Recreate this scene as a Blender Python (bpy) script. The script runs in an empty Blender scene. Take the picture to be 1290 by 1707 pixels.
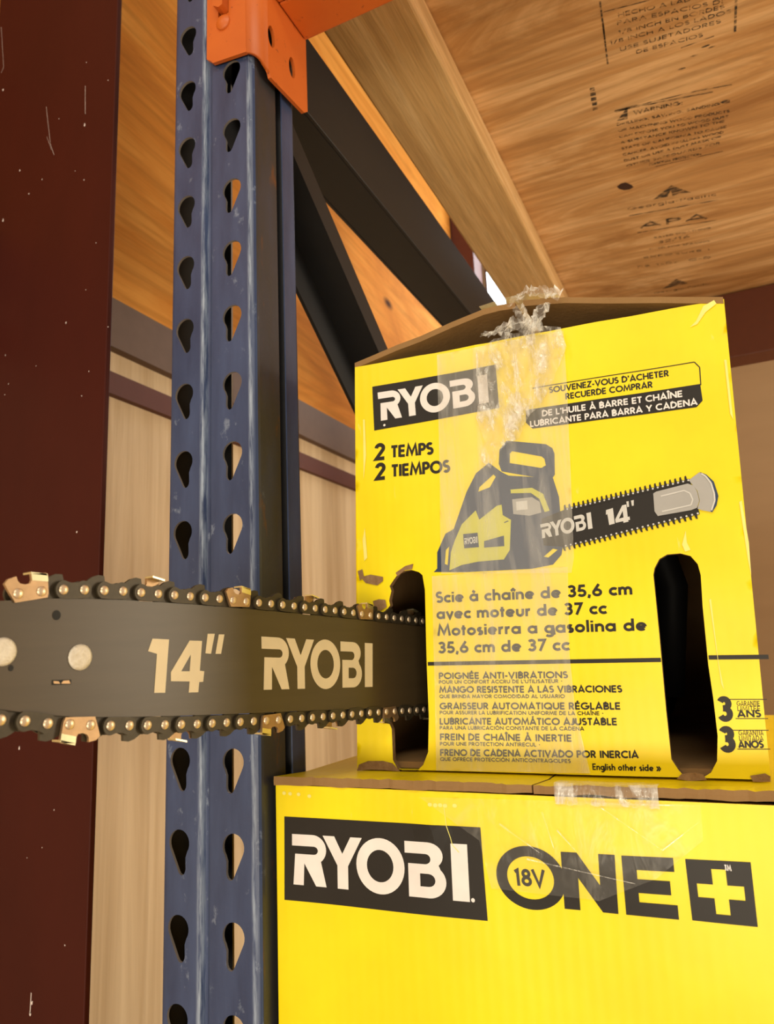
import bpy, bmesh, math, random
from mathutils import Vector, Matrix, noise
from mathutils.geometry import delaunay_2d_cdt
random.seed(7)
S = bpy.context.scene
COL = S.collection

# ---------------------------------------------------------------- camera, light, exposure
cam = bpy.data.cameras.new('camera'); camo = bpy.data.objects.new('camera', cam); COL.objects.link(camo)
cam.sensor_fit = 'VERTICAL'; cam.sensor_height = 36.0; cam.lens = 1204.27 * 36.0 / 1707.0
camo.matrix_world = Matrix(((0.9028, 0.1207, 0.4128, 0.3177), (0.4279, -0.1553, -0.8904, -0.3907), (-0.0433, 0.9805, -0.1919, 0.0698), (0, 0, 0, 1)))
cam.clip_start = 0.01; cam.clip_end = 60
cam.dof.use_dof = True; cam.dof.focus_distance = 0.43; cam.dof.aperture_fstop = cam.lens / 1.6
S.camera = camo

W = bpy.data.worlds.new('world'); S.world = W; W.use_nodes = True
bg = W.node_tree.nodes['Background']; bg.inputs[0].default_value = (1.0, 0.86, 0.68, 1); bg.inputs[1].default_value = 0.44

def area(name, loc, target, sx, sy, power, color):
    l = bpy.data.lights.new(name, 'AREA'); l.shape = 'RECTANGLE'; l.size = sx; l.size_y = sy; l.energy = power; l.color = color
    o = bpy.data.objects.new(name, l); COL.objects.link(o); o.location = loc
    o.rotation_euler = (Vector(target) - Vector(loc)).to_track_quat('-Z', 'Y').to_euler(); return o
area('bay_lamp', (1.3, -2.6, 2.3), (0.2, 0.2, 0.2), 1.6, 0.5, 34, (1.0, 0.90, 0.74))
area('aisle_lamp', (-1.0, -3.0, 2.0), (0.1, 0.2, 0.2), 1.2, 0.4, 17, (1.0, 0.90, 0.74))
area('doorway_daylight', (0.7, -1.9, -0.45), (0.25, 0.5, 0.65), 1.8, 0.6, 35, (1.0, 0.86, 0.66))  # added low fill for the deck underside, standing in for floor bounce
area('side_aisle_lamp', (2.0, 1.5, 0.35), (-0.4, 0.7, 0.3), 0.9, 1.2, 42, (1.0, 0.86, 0.66))  # added fill that brightens the left wall, no known lamp there

S.view_settings.view_transform = 'Standard'; S.view_settings.look = 'None'
S.view_settings.gamma = 1.0; S.view_settings.use_curve_mapping = False
S.view_settings.exposure = 0.0

# ---------------------------------------------------------------- materials
class NT:
    def __init__(s, name):
        s.m = bpy.data.materials.new(name); s.m.use_nodes = True; s.t = s.m.node_tree
        s.b = s.t.nodes['Principled BSDF']; s.out = s.t.nodes['Material Output']; s.co = None
    def n(s, typ, **kw):
        x = s.t.nodes.new(typ)
        for k, v in kw.items():
            if k.startswith('i_'):
                k = k[2:]; k = int(k) if k.isdigit() else k.replace('_', ' ')
                x.inputs[k].default_value = v
            else: setattr(x, k, v)
        return x
    def l(s, a, b): s.t.links.new(a, b)
    def coord(s, scale=(1, 1, 1), rot=(0, 0, 0), loc=(0, 0, 0)):
        if s.co is None: s.co = s.n('ShaderNodeTexCoord')
        mp = s.n('ShaderNodeMapping'); mp.inputs['Scale'].default_value = scale; mp.inputs['Rotation'].default_value = rot; mp.inputs['Location'].default_value = loc
        s.l(s.co.outputs['Object'], mp.inputs[0]); return mp.outputs[0]
    def noise(s, vec, scale=5, detail=4, rough=.55, dist=0):
        x = s.n('ShaderNodeTexNoise'); x.inputs['Scale'].default_value = scale; x.inputs['Detail'].default_value = detail
        x.inputs['Roughness'].default_value = rough; x.inputs['Distortion'].default_value = dist; s.l(vec, x.inputs['Vector']); return x.outputs[0]
    def ramp(s, fac, stops, interp='LINEAR'):
        x = s.n('ShaderNodeValToRGB'); x.color_ramp.interpolation = interp; e = x.color_ramp.elements
        while len(e) < len(stops): e.new(0.5)
        for i, (p, c) in enumerate(stops):
            e[i].position = p; e[i].color = (c if len(c) == 4 else tuple(c) + (1,)) if not isinstance(c, (int, float)) else (c, c, c, 1)
        s.l(fac, x.inputs[0]); return x.outputs[0]
    def mix(s, fac, a, b, mode='MIX'):
        x = s.n('ShaderNodeMix', data_type='RGBA', blend_type=mode)
        for sock, v in ((x.inputs[0], fac), (x.inputs[6], a), (x.inputs[7], b)):
            if hasattr(v, 'is_output'): s.l(v, sock)
            elif isinstance(v, (int, float)): sock.default_value = v
            else: sock.default_value = tuple(v) + (1,) if len(v) == 3 else v
        return x.outputs[2]
    def math(s, op, a, b=0.0):
        x = s.n('ShaderNodeMath', operation=op)
        for i, v in enumerate((a, b)):
            if hasattr(v, 'is_output'): s.l(v, x.inputs[i])
            else: x.inputs[i].default_value = v
        return x.outputs[0]
    def bump(s, h, strength=.3, dist=.001):
        x = s.n('ShaderNodeBump'); x.inputs['Strength'].default_value = strength; x.inputs['Distance'].default_value = dist
        s.l(h, x.inputs['Height']); s.l(x.outputs[0], s.b.inputs['Normal']); return x.outputs[0]
    def base(s, v):
        if hasattr(v, 'is_output'): s.l(v, s.b.inputs['Base Color'])
        else: s.b.inputs['Base Color'].default_value = tuple(v) + (1,)
    def set(s, rough=.5, metal=0.0, spec=None, coat=None):
        s.b.inputs['Roughness'].default_value = rough; s.b.inputs['Metallic'].default_value = metal
        if spec is not None: s.b.inputs['Specular IOR Level'].default_value = spec
        if coat is not None: s.b.inputs['Coat Weight'].default_value = coat; s.b.inputs['Coat Roughness'].default_value = .15
        return s.m

def plain(name, c, rough=.5, metal=0., spec=None, nscale=60, amt=.12, bump=0.):
    k = NT(name); f = k.noise(k.coord(), nscale, 3)
    k.base(k.mix(f, [v * (1 - amt) for v in c], [min(1, v * (1 + amt)) for v in c]))
    if bump: k.bump(f, bump, .001)
    return k.set(rough, metal, spec)

def wood(name, axis, c0, c1, c2, fine=1.0, knots=False, rough=.6, swirl=1.2, along=2.2, spec=.3):
    """axis: 0 X grain, 1 Y grain, 2 Z grain"""
    k = NT(name)
    sc = [11, 11, 11]; sc[axis] = along
    v = k.coord([q * fine for q in sc])
    big = k.noise(v, 1.0, 6, .62, swirl)
    sc2 = [150, 150, 150]; sc2[axis] = 6
    fi = k.noise(k.coord([q * fine for q in sc2]), 1.0, 3, .6, .3)
    col = k.ramp(big, [(.30, c0), (.48, c1), (.62, c2), (.75, c1)])
    col = k.mix(k.ramp(fi, [(.42, .0), (.7, .55)]), col, [q * .62 for q in c1])
    if knots:
        vo = k.n('ShaderNodeTexVoronoi', i_Scale=2.6); sk = [2.2, 2.2, 2.2]; sk[axis] = 1.1
        k.l(k.coord(sk, loc=(.37, .61, .13)), vo.inputs['Vector'])
        kn = k.ramp(vo.outputs['Distance'], [(.03, 1.0), (.10, .0)])
        col = k.mix(kn, col, (.07, .025, .008))
    k.base(col); k.bump(fi, .25, .0012)
    return k.set(rough, 0, spec)

M = {}
M['plywood'] = wood('plywood_deck', 0, (.38, .185, .062), (.60, .34, .135), (.80, .53, .27), .8, swirl=2.6, along=2.8)
M['plywall'] = wood('plywood_wall', 1, (.50, .165, .026), (.70, .27, .045), (.80, .36, .075), .62, True, rough=.8, spec=.08)
M['lumber'] = wood('lumber', 1, (.42, .235, .085), (.70, .45, .19), (.82, .58, .29), 3.2, swirl=.35, along=.5)

def yellow(name, ridge):
    k = NT(name)
    n1 = k.noise(k.coord((1, 1, 1)), 18, 4); n2 = k.noise(k.coord((90, 90, 9)), 1.0, 3)
    col = k.mix(k.ramp(n1, [(.35, 0), (.7, 1)]), (.90, .71, .002), (.98, .79, .004))
    worn = k.ramp(k.noise(k.coord((140, 140, 25)), 1.0, 4, .7), [(.70, 0), (.78, .5)])
    col = k.mix(worn, col, (.95, .86, .35))
    k.base(col)
    w = k.n('ShaderNodeTexWave', wave_type='BANDS', bands_direction='X', i_Scale=ridge, i_Distortion=1.2); k.l(k.coord((1, 1, .12)), w.inputs['Vector'])
    h = k.math('ADD', k.math('MULTIPLY', w.outputs['Fac'], .22), k.math('MULTIPLY', n1, 1.2))
    k.bump(k.math('ADD', h, k.math('MULTIPLY', n2, .5)), .16, .0012)
    return k.set(.38, 0, .45)
M['yellow'] = yellow('printed_yellow_cardboard', 45)
k = NT('brown_cardboard'); n = k.noise(k.coord((20, 20, 20)), 2, 4); fl = k.noise(k.coord((300, 300, 60)), 1, 2)
k.base(k.mix(n, (.24, .135, .05), (.35, .205, .085))); k.bump(fl, .3, .001); M['card'] = k.set(.85, 0, .15)
k = NT('torn_cardboard'); n = k.noise(k.coord(), 260, 4); k.base(k.mix(n, (.17, .09, .04), (.40, .25, .13))); k.bump(n, .6, .002); M['torn'] = k.set(.9, 0, .1)
M['ink'] = plain('dark_print', (.020, .0165, .0135), .45, spec=.3)
M['knot'] = plain('dark_knot', (.045, .016, .007), .7)
M['navyink'] = plain('navy_print', (.034, .055, .110), .45, spec=.3)
M['white'] = plain('white_print', (.84, .79, .76), .42)
M['lime'] = plain('lime_print', (.62, .60, .06), .42)
M['greyink'] = plain('grey_print', (.40, .39, .37), .42)
M['palegrey'] = plain('pale_grey_print', (.62, .61, .58), .42)
M['yellowprint'] = plain('yellow_print', (.93, .75, .004), .4)
M['chiprose'] = plain('wood_chip', (.72, .36, .20), .8)
M['scuff'] = plain('pale_scuff', (.95, .84, .22), .6)

k = NT('blue_rack_paint')
v = k.coord((1, 1, 1))
n = k.noise(k.coord((30, 30, 6)), 1.5, 4, .6)
blue = k.mix(k.ramp(n, [(.35, 0), (.7, 1)]), (.026, .042, .105), (.050, .078, .175))
sx = k.n('ShaderNodeSeparateXYZ'); k.l(v, sx.inputs[0])
ys = k.math('LESS_THAN', sx.outputs[1], .012)
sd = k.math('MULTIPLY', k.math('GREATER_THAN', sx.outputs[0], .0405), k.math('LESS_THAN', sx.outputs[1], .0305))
gapshade = k.math('MULTIPLY', k.math('GREATER_THAN', sx.outputs[1], .0304), k.math('LESS_THAN', sx.outputs[1], .0386))  # step recess coloured near black to stand for its shade
def stripe(x0, hw):
    d = k.math('ABSOLUTE', k.math('SUBTRACT', sx.outputs[0], x0)); return k.ramp(k.math('DIVIDE', d, hw), [(.0, 1.), (1., 0.)])
wn = k.ramp(k.noise(k.coord((260, 260, 22)), 1, 4, .7), [(.40, 0), (.62, 1)])
wear = k.math('MULTIPLY', wn, k.math('MAXIMUM', k.math('MULTIPLY', stripe(-.0045, .0030), .8), k.math('MULTIPLY', stripe(.0368, .0022), .8)))
spots = k.ramp(k.noise(k.coord((90, 90, 55)), 1, 5, .7), [(.61, 0), (.69, .7)])
wear = k.math('MULTIPLY', k.math('MAXIMUM', wear, k.math('MULTIPLY', spots, .45)), ys)
blue = k.mix(wear, blue, (.42, .50, .62))
rust = k.math('MULTIPLY', k.ramp(k.noise(k.coord((70, 70, 24), loc=(3, 1, 2)), 1, 4, .6), [(.60, 0), (.70, .8)]), sd)
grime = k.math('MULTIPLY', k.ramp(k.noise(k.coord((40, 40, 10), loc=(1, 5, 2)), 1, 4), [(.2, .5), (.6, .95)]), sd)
blue = k.mix(grime, blue, (.030, .027, .022)); blue = k.mix(rust, blue, (.13, .045, .012)); blue = k.mix(gapshade, blue, (.008, .008, .010))
k.base(blue); k.bump(k.noise(v, 240, 3), .12, .001); M['blue'] = k.set(.40, 0, .55)
M['rim'] = plain('worn_steel_edge', (.30, .27, .25), .5, .3)
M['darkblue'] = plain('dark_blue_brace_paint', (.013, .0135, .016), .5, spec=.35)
k = NT('orange_beam_paint'); n = k.noise(k.coord((1, 1, 1)), 22, 4); n2 = k.ramp(k.noise(k.coord(), 160, 5, .7), [(.63, 0), (.70, 1)])
c = k.mix(n, (.52, .100, .010), (.66, .150, .018)); c = k.mix(n2, c, (.22, .045, .012)); k.base(c); k.bump(n, .2, .001); M['orange'] = k.set(.45, 0, .5)
M['rearpaint'] = plain('dark_red_beam_paint', (.11, .026, .008), .55)  # even dark red tone for the rear beams
M['black'] = plain('black_gap', (.01, .009, .008), .7)
k = NT('maroon_column_paint'); n = k.noise(k.coord((8, 8, 3)), 1.5, 5, .65); c = k.mix(n, (.045, .0060, .0030), (.072, .0100, .0050))
sc_ = k.ramp(k.noise(k.coord((260, 260, 30), rot=(0, .3, 0)), 1, 4, .75), [(.68, 0), (.76, .35)]); c = k.mix(sc_, c, (.22, .10, .07)); k.base(c); k.bump(k.noise(k.coord(), 120, 3), .1, .001); M['maroon'] = k.set(.55, 0, .22)
M['fleck'] = plain('white_paint_fleck', (.80, .70, .66), .7)
M['girtgrey'] = plain('grey_brown_girt_paint', (.15, .088, .06), .6)
M['girtred'] = plain('dark_red_girt_paint', (.11, .025, .014), .6)
k = NT('cream_wall_liner'); n = k.noise(k.coord((20, 20, 1.0)), 1.3, 5, .6, .5); n2 = k.noise(k.coord((90, 90, 3)), 1, 3)
k.base(k.mix(k.ramp(n, [(.32, 0), (.68, 1)]), (.58, .41, .23), (.84, .66, .43))); k.bump(k.math('ADD', n, k.math('MULTIPLY', n2, .3)), .55, .008); M['cream'] = k.set(.5, 0, .4)
k = NT('tan_wall_liner'); n = k.noise(k.coord((2, 2, 9)), 1.3, 4); k.base(k.mix(n, (.28, .175, .085), (.38, .245, .125))); M['tan'] = k.set(.6, 0, .3)  # cream liner in a darker tone, the back wall's shade put into colour
M['concrete'] = plain('concrete_floor', (.36, .32, .27), .6, nscale=9)
k = NT('black_guide_bar_paint'); n = k.noise(k.coord((3, 3, 40)), 6, 4); k.base(k.mix(n, (.060, .040, .017), (.084, .057, .026)))
k.bump(k.noise(k.coord((40, 40, 400)), 1, 3), .05, .0005); M['bar'] = k.set(.33, 0, .5)
M['barprint'] = plain('cream_bar_print', (.80, .66, .42), .5)
M['chain'] = plain('dark_chain_steel', (.060, .046, .026), .45, .35, nscale=300, amt=.4)
M['rivet'] = plain('rivet_steel', (.80, .62, .42), .36, .7, nscale=300)
M['cutter'] = plain('bronze_cutter_steel', (.46, .29, .15), .38, .75, nscale=200, amt=.3)
M['cuttertop'] = plain('bright_cutter_plate', (.86, .76, .45), .25, .9)
k = NT('nose_rivet_metal'); n = k.noise(k.coord(), 420, 4, .7); k.base(k.mix(n, (.55, .47, .35), (.90, .84, .72))); k.bump(n, .7, .001); M['nose'] = k.set(.5, .25)
M['plastic'] = plain('black_plastic', (.008, .008, .009), .6, spec=.2)
M['limeplastic'] = plain('lime_plastic', (.45, .50, .02), .4)
k = NT('worn_black_stamp'); n = k.noise(k.coord((60, 260, 60)), 1, 4, .7)
tr = k.n('ShaderNodeBsdfTransparent'); mx = k.n('ShaderNodeMixShader'); k.base((.035, .028, .022)); k.set(.7)
k.l(k.ramp(n, [(.40, .06), (.56, .85)]), mx.inputs[0]); k.l(tr.outputs[0], mx.inputs[1]); k.l(k.b.outputs[0], mx.inputs[2]); k.l(mx.outputs[0], k.out.inputs[0]); M['stamp'] = k.m
def film(name, cover, rough, bscale, bstr, col=(.93, .90, .82), streak=1, hi=1.3, at=(.35, .7)):
    k = NT(name); n = k.noise(k.coord((1, 1, streak)), bscale, 4, .65, .6); nb = k.noise(k.coord((60, 60, 14)), 1, 3)
    k.base(col); k.set(rough, 0, .9); k.bump(k.math('ADD', n, nb), bstr, .002)
    tr = k.n('ShaderNodeBsdfTransparent'); mx = k.n('ShaderNodeMixShader')
    fr = k.n('ShaderNodeFresnel', i_IOR=1.45)
    f = k.math('ADD', k.ramp(n, [(at[0], cover * .75), (at[1], cover * hi)]), k.math('MULTIPLY', fr.outputs[0], .35))
    k.l(f, mx.inputs[0]); k.l(tr.outputs[0], mx.inputs[1]); k.l(k.b.outputs[0], mx.inputs[2]); k.l(mx.outputs[0], k.out.inputs[0]); return k.m
M['tape'] = film('clear_packing_tape', .20, .2, 90, .3, streak=.14, hi=2.0, at=(.45, .78))
M['tapethin'] = film('thin_clear_tape', .06, .15, 60, .5, streak=.5, hi=3.0, at=(.52, .75))
M['crumple'] = film('crumpled_clear_tape', .12, .07, 110, 1.0, streak=.35, hi=6.0, at=(.48, .66))  # whitish crease streaks in the film also stand in for glints
k = NT('daylight_glow'); em = k.n('ShaderNodeEmission'); em.inputs[0].default_value = (.86, .96, 1.0, 1); em.inputs[1].default_value = 7.0; k.l(em.outputs[0], k.out.inputs[0]); M['glow'] = k.m

# ---------------------------------------------------------------- object helpers
def link(name, me, parent=None, mats=()):
    o = bpy.data.objects.new(name, me); COL.objects.link(o)
    if parent is not None: o.parent = parent
    for m in mats: me.materials.append(M[m])
    return o
def empty(name, loc=(0, 0, 0)):
    o = bpy.data.objects.new(name, None); COL.objects.link(o); o.location = loc; o.empty_display_size = .05; return o
def tag(o, label=None, cat=None, group=None, kind=None):
    if label: o['label'] = label
    if cat: o['category'] = cat
    if group: o['group'] = group
    if kind: o['kind'] = kind
    return o
class MB:
    def __init__(s): s.v = []; s.f = []; s.m = []; s.sm = []
    def add(s, vs, fs, mi=0, smooth=False):
        b = len(s.v); s.v += [tuple(v) for v in vs]
        for f in fs: s.f.append([b + i for i in f]); s.m.append(mi); s.sm.append(smooth)
    def box(s, a, b, mi=0):
        (x0, y0, z0), (x1, y1, z1) = a, b
        s.hexa([(x0, y0, z0), (x1, y0, z0), (x1, y1, z0), (x0, y1, z0), (x0, y0, z1), (x1, y0, z1), (x1, y1, z1), (x0, y1, z1)], mi)
    def hexa(s, c, mi=0):
        s.add(c, [(0, 3, 2, 1), (4, 5, 6, 7), (0, 1, 5, 4), (1, 2, 6, 5), (2, 3, 7, 6), (3, 0, 4, 7)], mi)
    def slab(s, poly, fn, w0, w1, mi=0, mside=None):
        """prism of a 2D polygon; fn(u, v, w) -> 3D; w0 is the front"""
        n = len(poly); a = [fn(u, v, w0) for u, v in poly]; b = [fn(u, v, w1) for u, v in poly]
        s.add(a, [list(range(n))], mi); s.add(b, [list(range(n))[::-1]], mi)
        s.add(a + b, [(i, i + n, (i + 1) % n + n, (i + 1) % n) for i in range(n)], mi if mside is None else mside)
    def tris(s, vt, fn, mi=0, smooth=False):
        s.add([fn(*p) for p in vt[0]], vt[1], mi, smooth)
    def tube(s, pts, r, n=10, mi=0):
        pts = [Vector(p) for p in pts]; rings = []
        up = Vector((.13, .27, .95))
        for i, p in enumerate(pts):
            d = (pts[min(i + 1, len(pts) - 1)] - pts[max(i - 1, 0)]).normalized(); a = d.cross(up).normalized(); b = d.cross(a)
            rr = r[i] if isinstance(r, (list, tuple)) else r
            rings += [p + rr * (math.cos(t * 2 * math.pi / n) * a + math.sin(t * 2 * math.pi / n) * b) for t in range(n)]
        fs = [(i * n + j, i * n + (j + 1) % n, (i + 1) * n + (j + 1) % n, (i + 1) * n + j) for i in range(len(pts) - 1) for j in range(n)]
        fs += [list(range(n))[::-1], [(len(pts) - 1) * n + j for j in range(n)]]
        s.add(rings, fs, mi, True)
    def build(s, name, parent=None, mats=('ink',), merge=None, bevel=None, solid=None):
        me = bpy.data.meshes.new(name); me.from_pydata(s.v, [], s.f); me.update()
        for p, m, q in zip(me.polygons, s.m, s.sm): p.material_index = m; p.use_smooth = q
        if merge:
            bm = bmesh.new(); bm.from_mesh(me); bmesh.ops.remove_doubles(bm, verts=bm.verts, dist=merge); bm.to_mesh(me); bm.free()
        o = link(name, me, parent, mats)
        if solid: md = o.modifiers.new('solid', 'SOLIDIFY'); md.thickness = solid[0]; md.offset = solid[1]
        if bevel: md = o.modifiers.new('bevel', 'BEVEL'); md.width = bevel; md.segments = 2; md.limit_method = 'ANGLE'; md.angle_limit = .7
        return o
def inpoly(p, poly):
    x, y = p; c = False; j = len(poly) - 1
    for i in range(len(poly)):
        xi, yi = poly[i]; xj, yj = poly[j]
        if (yi > y) != (yj > y) and x < (xj - xi) * (y - yi) / (yj - yi) + xi: c = not c
        j = i
    return c
def fill(outer, holes=(), step=None):
    """triangulate a 2D region with holes, optionally with an inner grid of vertices -> (verts, tris)"""
    pts, ed = [], []
    def loop(l):
        b = len(pts); q = []
        for i, p in enumerate(l):
            nx = l[(i + 1) % len(l)]; L = math.hypot(nx[0] - p[0], nx[1] - p[1]); k = max(1, int(L / step)) if step else 1
            q += [(p[0] + (nx[0] - p[0]) * t / k, p[1] + (nx[1] - p[1]) * t / k) for t in range(k)]
        pts.extend(q); ed.extend((b + i, b + (i + 1) % len(q)) for i in range(len(q)))
    loop(outer)
    for h in holes: loop(h)
    if step:
        x0 = min(p[0] for p in outer); x1 = max(p[0] for p in outer); y0 = min(p[1] for p in outer); y1 = max(p[1] for p in outer)
        nx, ny = int((x1 - x0) / step), int((y1 - y0) / step)
        for i in range(1, nx + 1):
            for j in range(1, ny + 1):
                p = (x0 + (i - .5 + .2 * (j % 2)) * (x1 - x0) / (nx + .3), y0 + (j - .5) * (y1 - y0) / (ny + .1))
                if inpoly(p, outer) and not any(inpoly(p, h) for h in holes): pts.append(p)
    r = delaunay_2d_cdt([Vector(p) for p in pts], ed, [], 0, 1e-7)
    V = [tuple(v) for v in r[0]]; F = []
    for f in r[2]:
        c = (sum(V[i][0] for i in f) / 3, sum(V[i][1] for i in f) / 3)
        if inpoly(c, outer) and not any(inpoly(c, h) for h in holes): F.append(tuple(f))
    return V, F
def arc(cx, cy, rx, ry, a0, a1, n=14):
    return [(cx + rx * math.cos(math.radians(a0 + (a1 - a0) * i / n)), cy + ry * math.sin(math.radians(a0 + (a1 - a0) * i / n))) for i in range(n + 1)]
def rect(x0, y0, x1, y1): return [(x0, y0), (x1, y0), (x1, y1), (x0, y1)]
def quadmap(q):
    (ax, ay), (bx, by), (cx, cy), (dx, dy) = q      # top left, top right, bottom right, bottom left; u right, v up
    return lambda u, v: ((dx * (1 - u) + cx * u) * (1 - v) + (ax * (1 - u) + bx * u) * v, (dy * (1 - u) + cy * u) * (1 - v) + (ay * (1 - u) + by * u) * v)

# ---------------------------------------------------------------- geometric stroke lettering
def _glyphs():
    t, b = .915, .085; G = {}
    st = lambda x, y=1: [(x, 0), (x, y)]
    G['A'] = (.84, [[(.08, 0), (.42, .95), (.76, 0)], [(.2, .27), (.64, .27)]])
    G['B'] = (.64, [st(.1), [(.1, t), (.32, t)] + arc(.32, .725, .2, .19, 90, -90) + [(.1, .535)], [(.1, .5), (.35, .5)] + arc(.35, .2925, .21, .2075, 90, -90) + [(.1, b)]])
    G['C'] = (.84, [arc(.5, .5, .41, .415, 48, 312, 22)])
    G['D'] = (.78, [st(.1), [(.1, t), (.28, t)] + arc(.28, .5, .41, .415, 90, -90, 20) + [(.1, b)]])
    G['E'] = (.60, [st(.1), [(.1, t), (.55, t)], [(.1, .5), (.52, .5)], [(.1, b), (.55, b)]])
    G['F'] = (.56, [st(.1), [(.1, t), (.52, t)], [(.1, .5), (.49, .5)]])
    G['G'] = (.98, [arc(.5, .5, .41, .415, 48, 352, 24) + [(.905, .46), (.52, .46)]])
    G['H'] = (.78, [st(.1), st(.68), [(.1, .5), (.68, .5)]])
    G['I'] = (.24, [st(.12)])
    G['J'] = (.45, [[(.33, 1), (.33, .26)] + arc(.18, .26, .15, .175, 0, -150, 10)])
    G['K'] = (.68, [st(.1), [(.62, 1), (.14, .46)], [(.24, .56), (.64, 0)]])
    G['L'] = (.52, [st(.1), [(.1, b), (.49, b)]])
    G['M'] = (1.0, [[(.08, 0), (.21, .93), (.5, .2), (.79, .93), (.92, 0)]])
    G['N'] = (.82, [st(.1), st(.72), [(.1, .93), (.72, .07)]])
    G['O'] = (1.0, [arc(.5, .5, .41, .415, 0, 360, 28)])
    G['P'] = (.60, [st(.1), [(.1, t), (.3, t)] + arc(.3, .69, .215, .225, 90, -90) + [(.1, .465)]])
    G['Q'] = (1.0, [arc(.5, .5, .41, .415, 0, 360, 28), [(.58, .34), (.9, 0)]])
    G['R'] = (.66, [st(.1), [(.1, t), (.3, t)] + arc(.3, .69, .215, .225, 90, -90) + [(.1, .465)], [(.29, .47), (.57, 0)]])
    G['S'] = (.58, [arc(.29, .715, .195, .2, 35, 270) + arc(.29, .3, .205, .215, 90, -145)])
    G['T'] = (.60, [[(.03, t), (.57, t)], st(.3)])
    G['U'] = (.76, [[(.1, 1), (.1, .37)] + arc(.38, .37, .28, .285, 180, 360) + [(.66, 1)]])
    G['V'] = (.80, [[(.07, 1), (.4, .06), (.73, 1)]])
    G['W'] = (1.18, [[(.06, 1), (.33, .06), (.59, .9), (.85, .06), (1.12, 1)]])
    G['X'] = (.76, [[(.08, 0), (.68, 1)], [(.08, 1), (.68, 0)]])
    G['Y'] = (.76, [[(.07, 1), (.38, .45)], [(.69, 1), (.38, .45), (.38, 0)]])
    G['Z'] = (.66, [[(.06, t), (.57, t), (.1, b), (.61, b)]])
    G['0'] = (.64, [arc(.32, .5, .235, .415, 0, 360, 24)])
    G['1'] = (.42, [[(.08, .82), (.25, .915), (.25, 0)]])
    G['2'] = (.62, [arc(.31, .71, .215, .205, 175, -38) + [(.09, b), (.58, b)]])
    G['3'] = (.62, [arc(.29, .725, .19, .19, 155, -90) + [(.22, .535)], [(.22, .52)] + arc(.29, .3, .215, .215, 90, -155)])
    G['4'] = (.66, [[(.46, 0), (.46, .93), (.08, .27), (.62, .27)]])
    G['5'] = (.60, [[(.52, t), (.18, t), (.12, .52)] + arc(.28, .31, .23, .225, 120, -150)])
    G['6'] = (.66, [arc(.33, .31, .235, .225, 0, 360, 22), [(.13, .42), (.46, 1)]])
    G['7'] = (.58, [[(.04, t), (.5, t), (.16, 0)]])
    G['8'] = (.62, [arc(.31, .73, .18, .185, 0, 360, 20), arc(.31, .295, .22, .21, 0, 360, 20)])
    o = lambda cx=.32: arc(cx, .33, .235, .245, 0, 360, 22)
    G['a'] = (.68, [o(), st(.56, .66)]); G['b'] = (.68, [o(.36), st(.11)]); G['d'] = (.68, [o(), st(.56, 1)])
    G['c'] = (.54, [arc(.33, .33, .24, .245, 45, 315, 18)]); G['e'] = (.67, [arc(.33, .33, .24, .245, 0, 318, 20), [(.09, .32), (.57, .32)]])
    G['f'] = (.36, [[(.14, 0), (.14, .8)] + arc(.26, .8, .12, .13, 180, 80, 6), [(.02, .6), (.32, .6)]])
    G['g'] = (.68, [o(), [(.56, .66), (.56, -.08)] + arc(.33, -.08, .23, .17, 0, -150, 12)])
    G['h'] = (.60, [st(.1), arc(.3, .36, .195, .22, 180, 0, 12) + [(.495, 0)]]); G['n'] = (.60, [st(.1, .66), arc(.3, .36, .195, .22, 180, 0, 12) + [(.495, 0)]])
    G['i'] = (.22, [st(.11, .66), [(.11, .78), (.11, .93)]]); G['l'] = (.22, [st(.11)]); G['ı'] = (.22, [st(.11, .66)])
    G['m'] = (.92, [st(.1, .66), arc(.28, .38, .17, .2, 180, 0, 12) + [(.45, 0)], arc(.63, .38, .17, .2, 180, 0, 12) + [(.80, 0)]])
    G['o'] = (.66, [o(.33)]); G['p'] = (.68, [o(.36), [(.11, -.28), (.11, .66)]]); G['q'] = (.68, [o(), [(.56, -.28), (.56, .66)]])
    G['r'] = (.40, [st(.1, .66), arc(.3, .36, .19, .21, 180, 75, 8)])
    G['s'] = (.46, [arc(.23, .46, .13, .125, 40, 270, 12) + arc(.23, .2, .14, .135, 90, -140, 12)])
    G['t'] = (.36, [st(.17, .88), [(.02, .6), (.33, .6)]]); G['u'] = (.60, [[(.1, .66), (.1, .3)] + arc(.3, .3, .195, .22, 180, 360, 12) + [(.495, .66)]])
    G['v'] = (.58, [[(.06, .66), (.29, .06), (.52, .66)]])
    G["'"] = (.22, [[(.11, .7), (.11, 1)]]); G[','] = (.26, [[(.15, .16), (.08, -.14)]]); G['.'] = (.24, [[(.12, 0), (.12, .16)]])
    G['-'] = (.38, [[(.04, .38), (.34, .38)]]); G['/'] = (.46, [[(.03, -.05), (.43, 1.05)]]); G[':'] = (.24, [[(.12, 0), (.12, .16)], [(.12, .48), (.12, .64)]])
    G['•'] = (.4, [[(.1, .5), (.3, .5)]]); G['»'] = (.7, [[(.06, .7), (.32, .35), (.06, 0)], [(.36, .7), (.62, .35), (.36, 0)]])
    G[' '] = (.32, [])
    ac = {'´': [[(-.08, .08), (.1, .24)]], '`': [[(-.1, .24), (.08, .08)]], '^': [[(-.15, .06), (0, .22), (.15, .06)]]}
    for ch, (bs, a) in {'É': 'E´', 'È': 'E`', 'À': 'A`', 'Á': 'A´', 'Î': 'I^', 'Ó': 'O´', 'à': 'a`', 'î': 'ı^', 'é': 'e´'}.items():
        adv, s = G[bs]; top = 1.0 if ch.isupper() else .70
        G[ch] = (adv, s + [[(x + adv / 2, y + top) for x, y in q] for q in ac[a]])
    return G
GLY = _glyphs()
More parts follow.
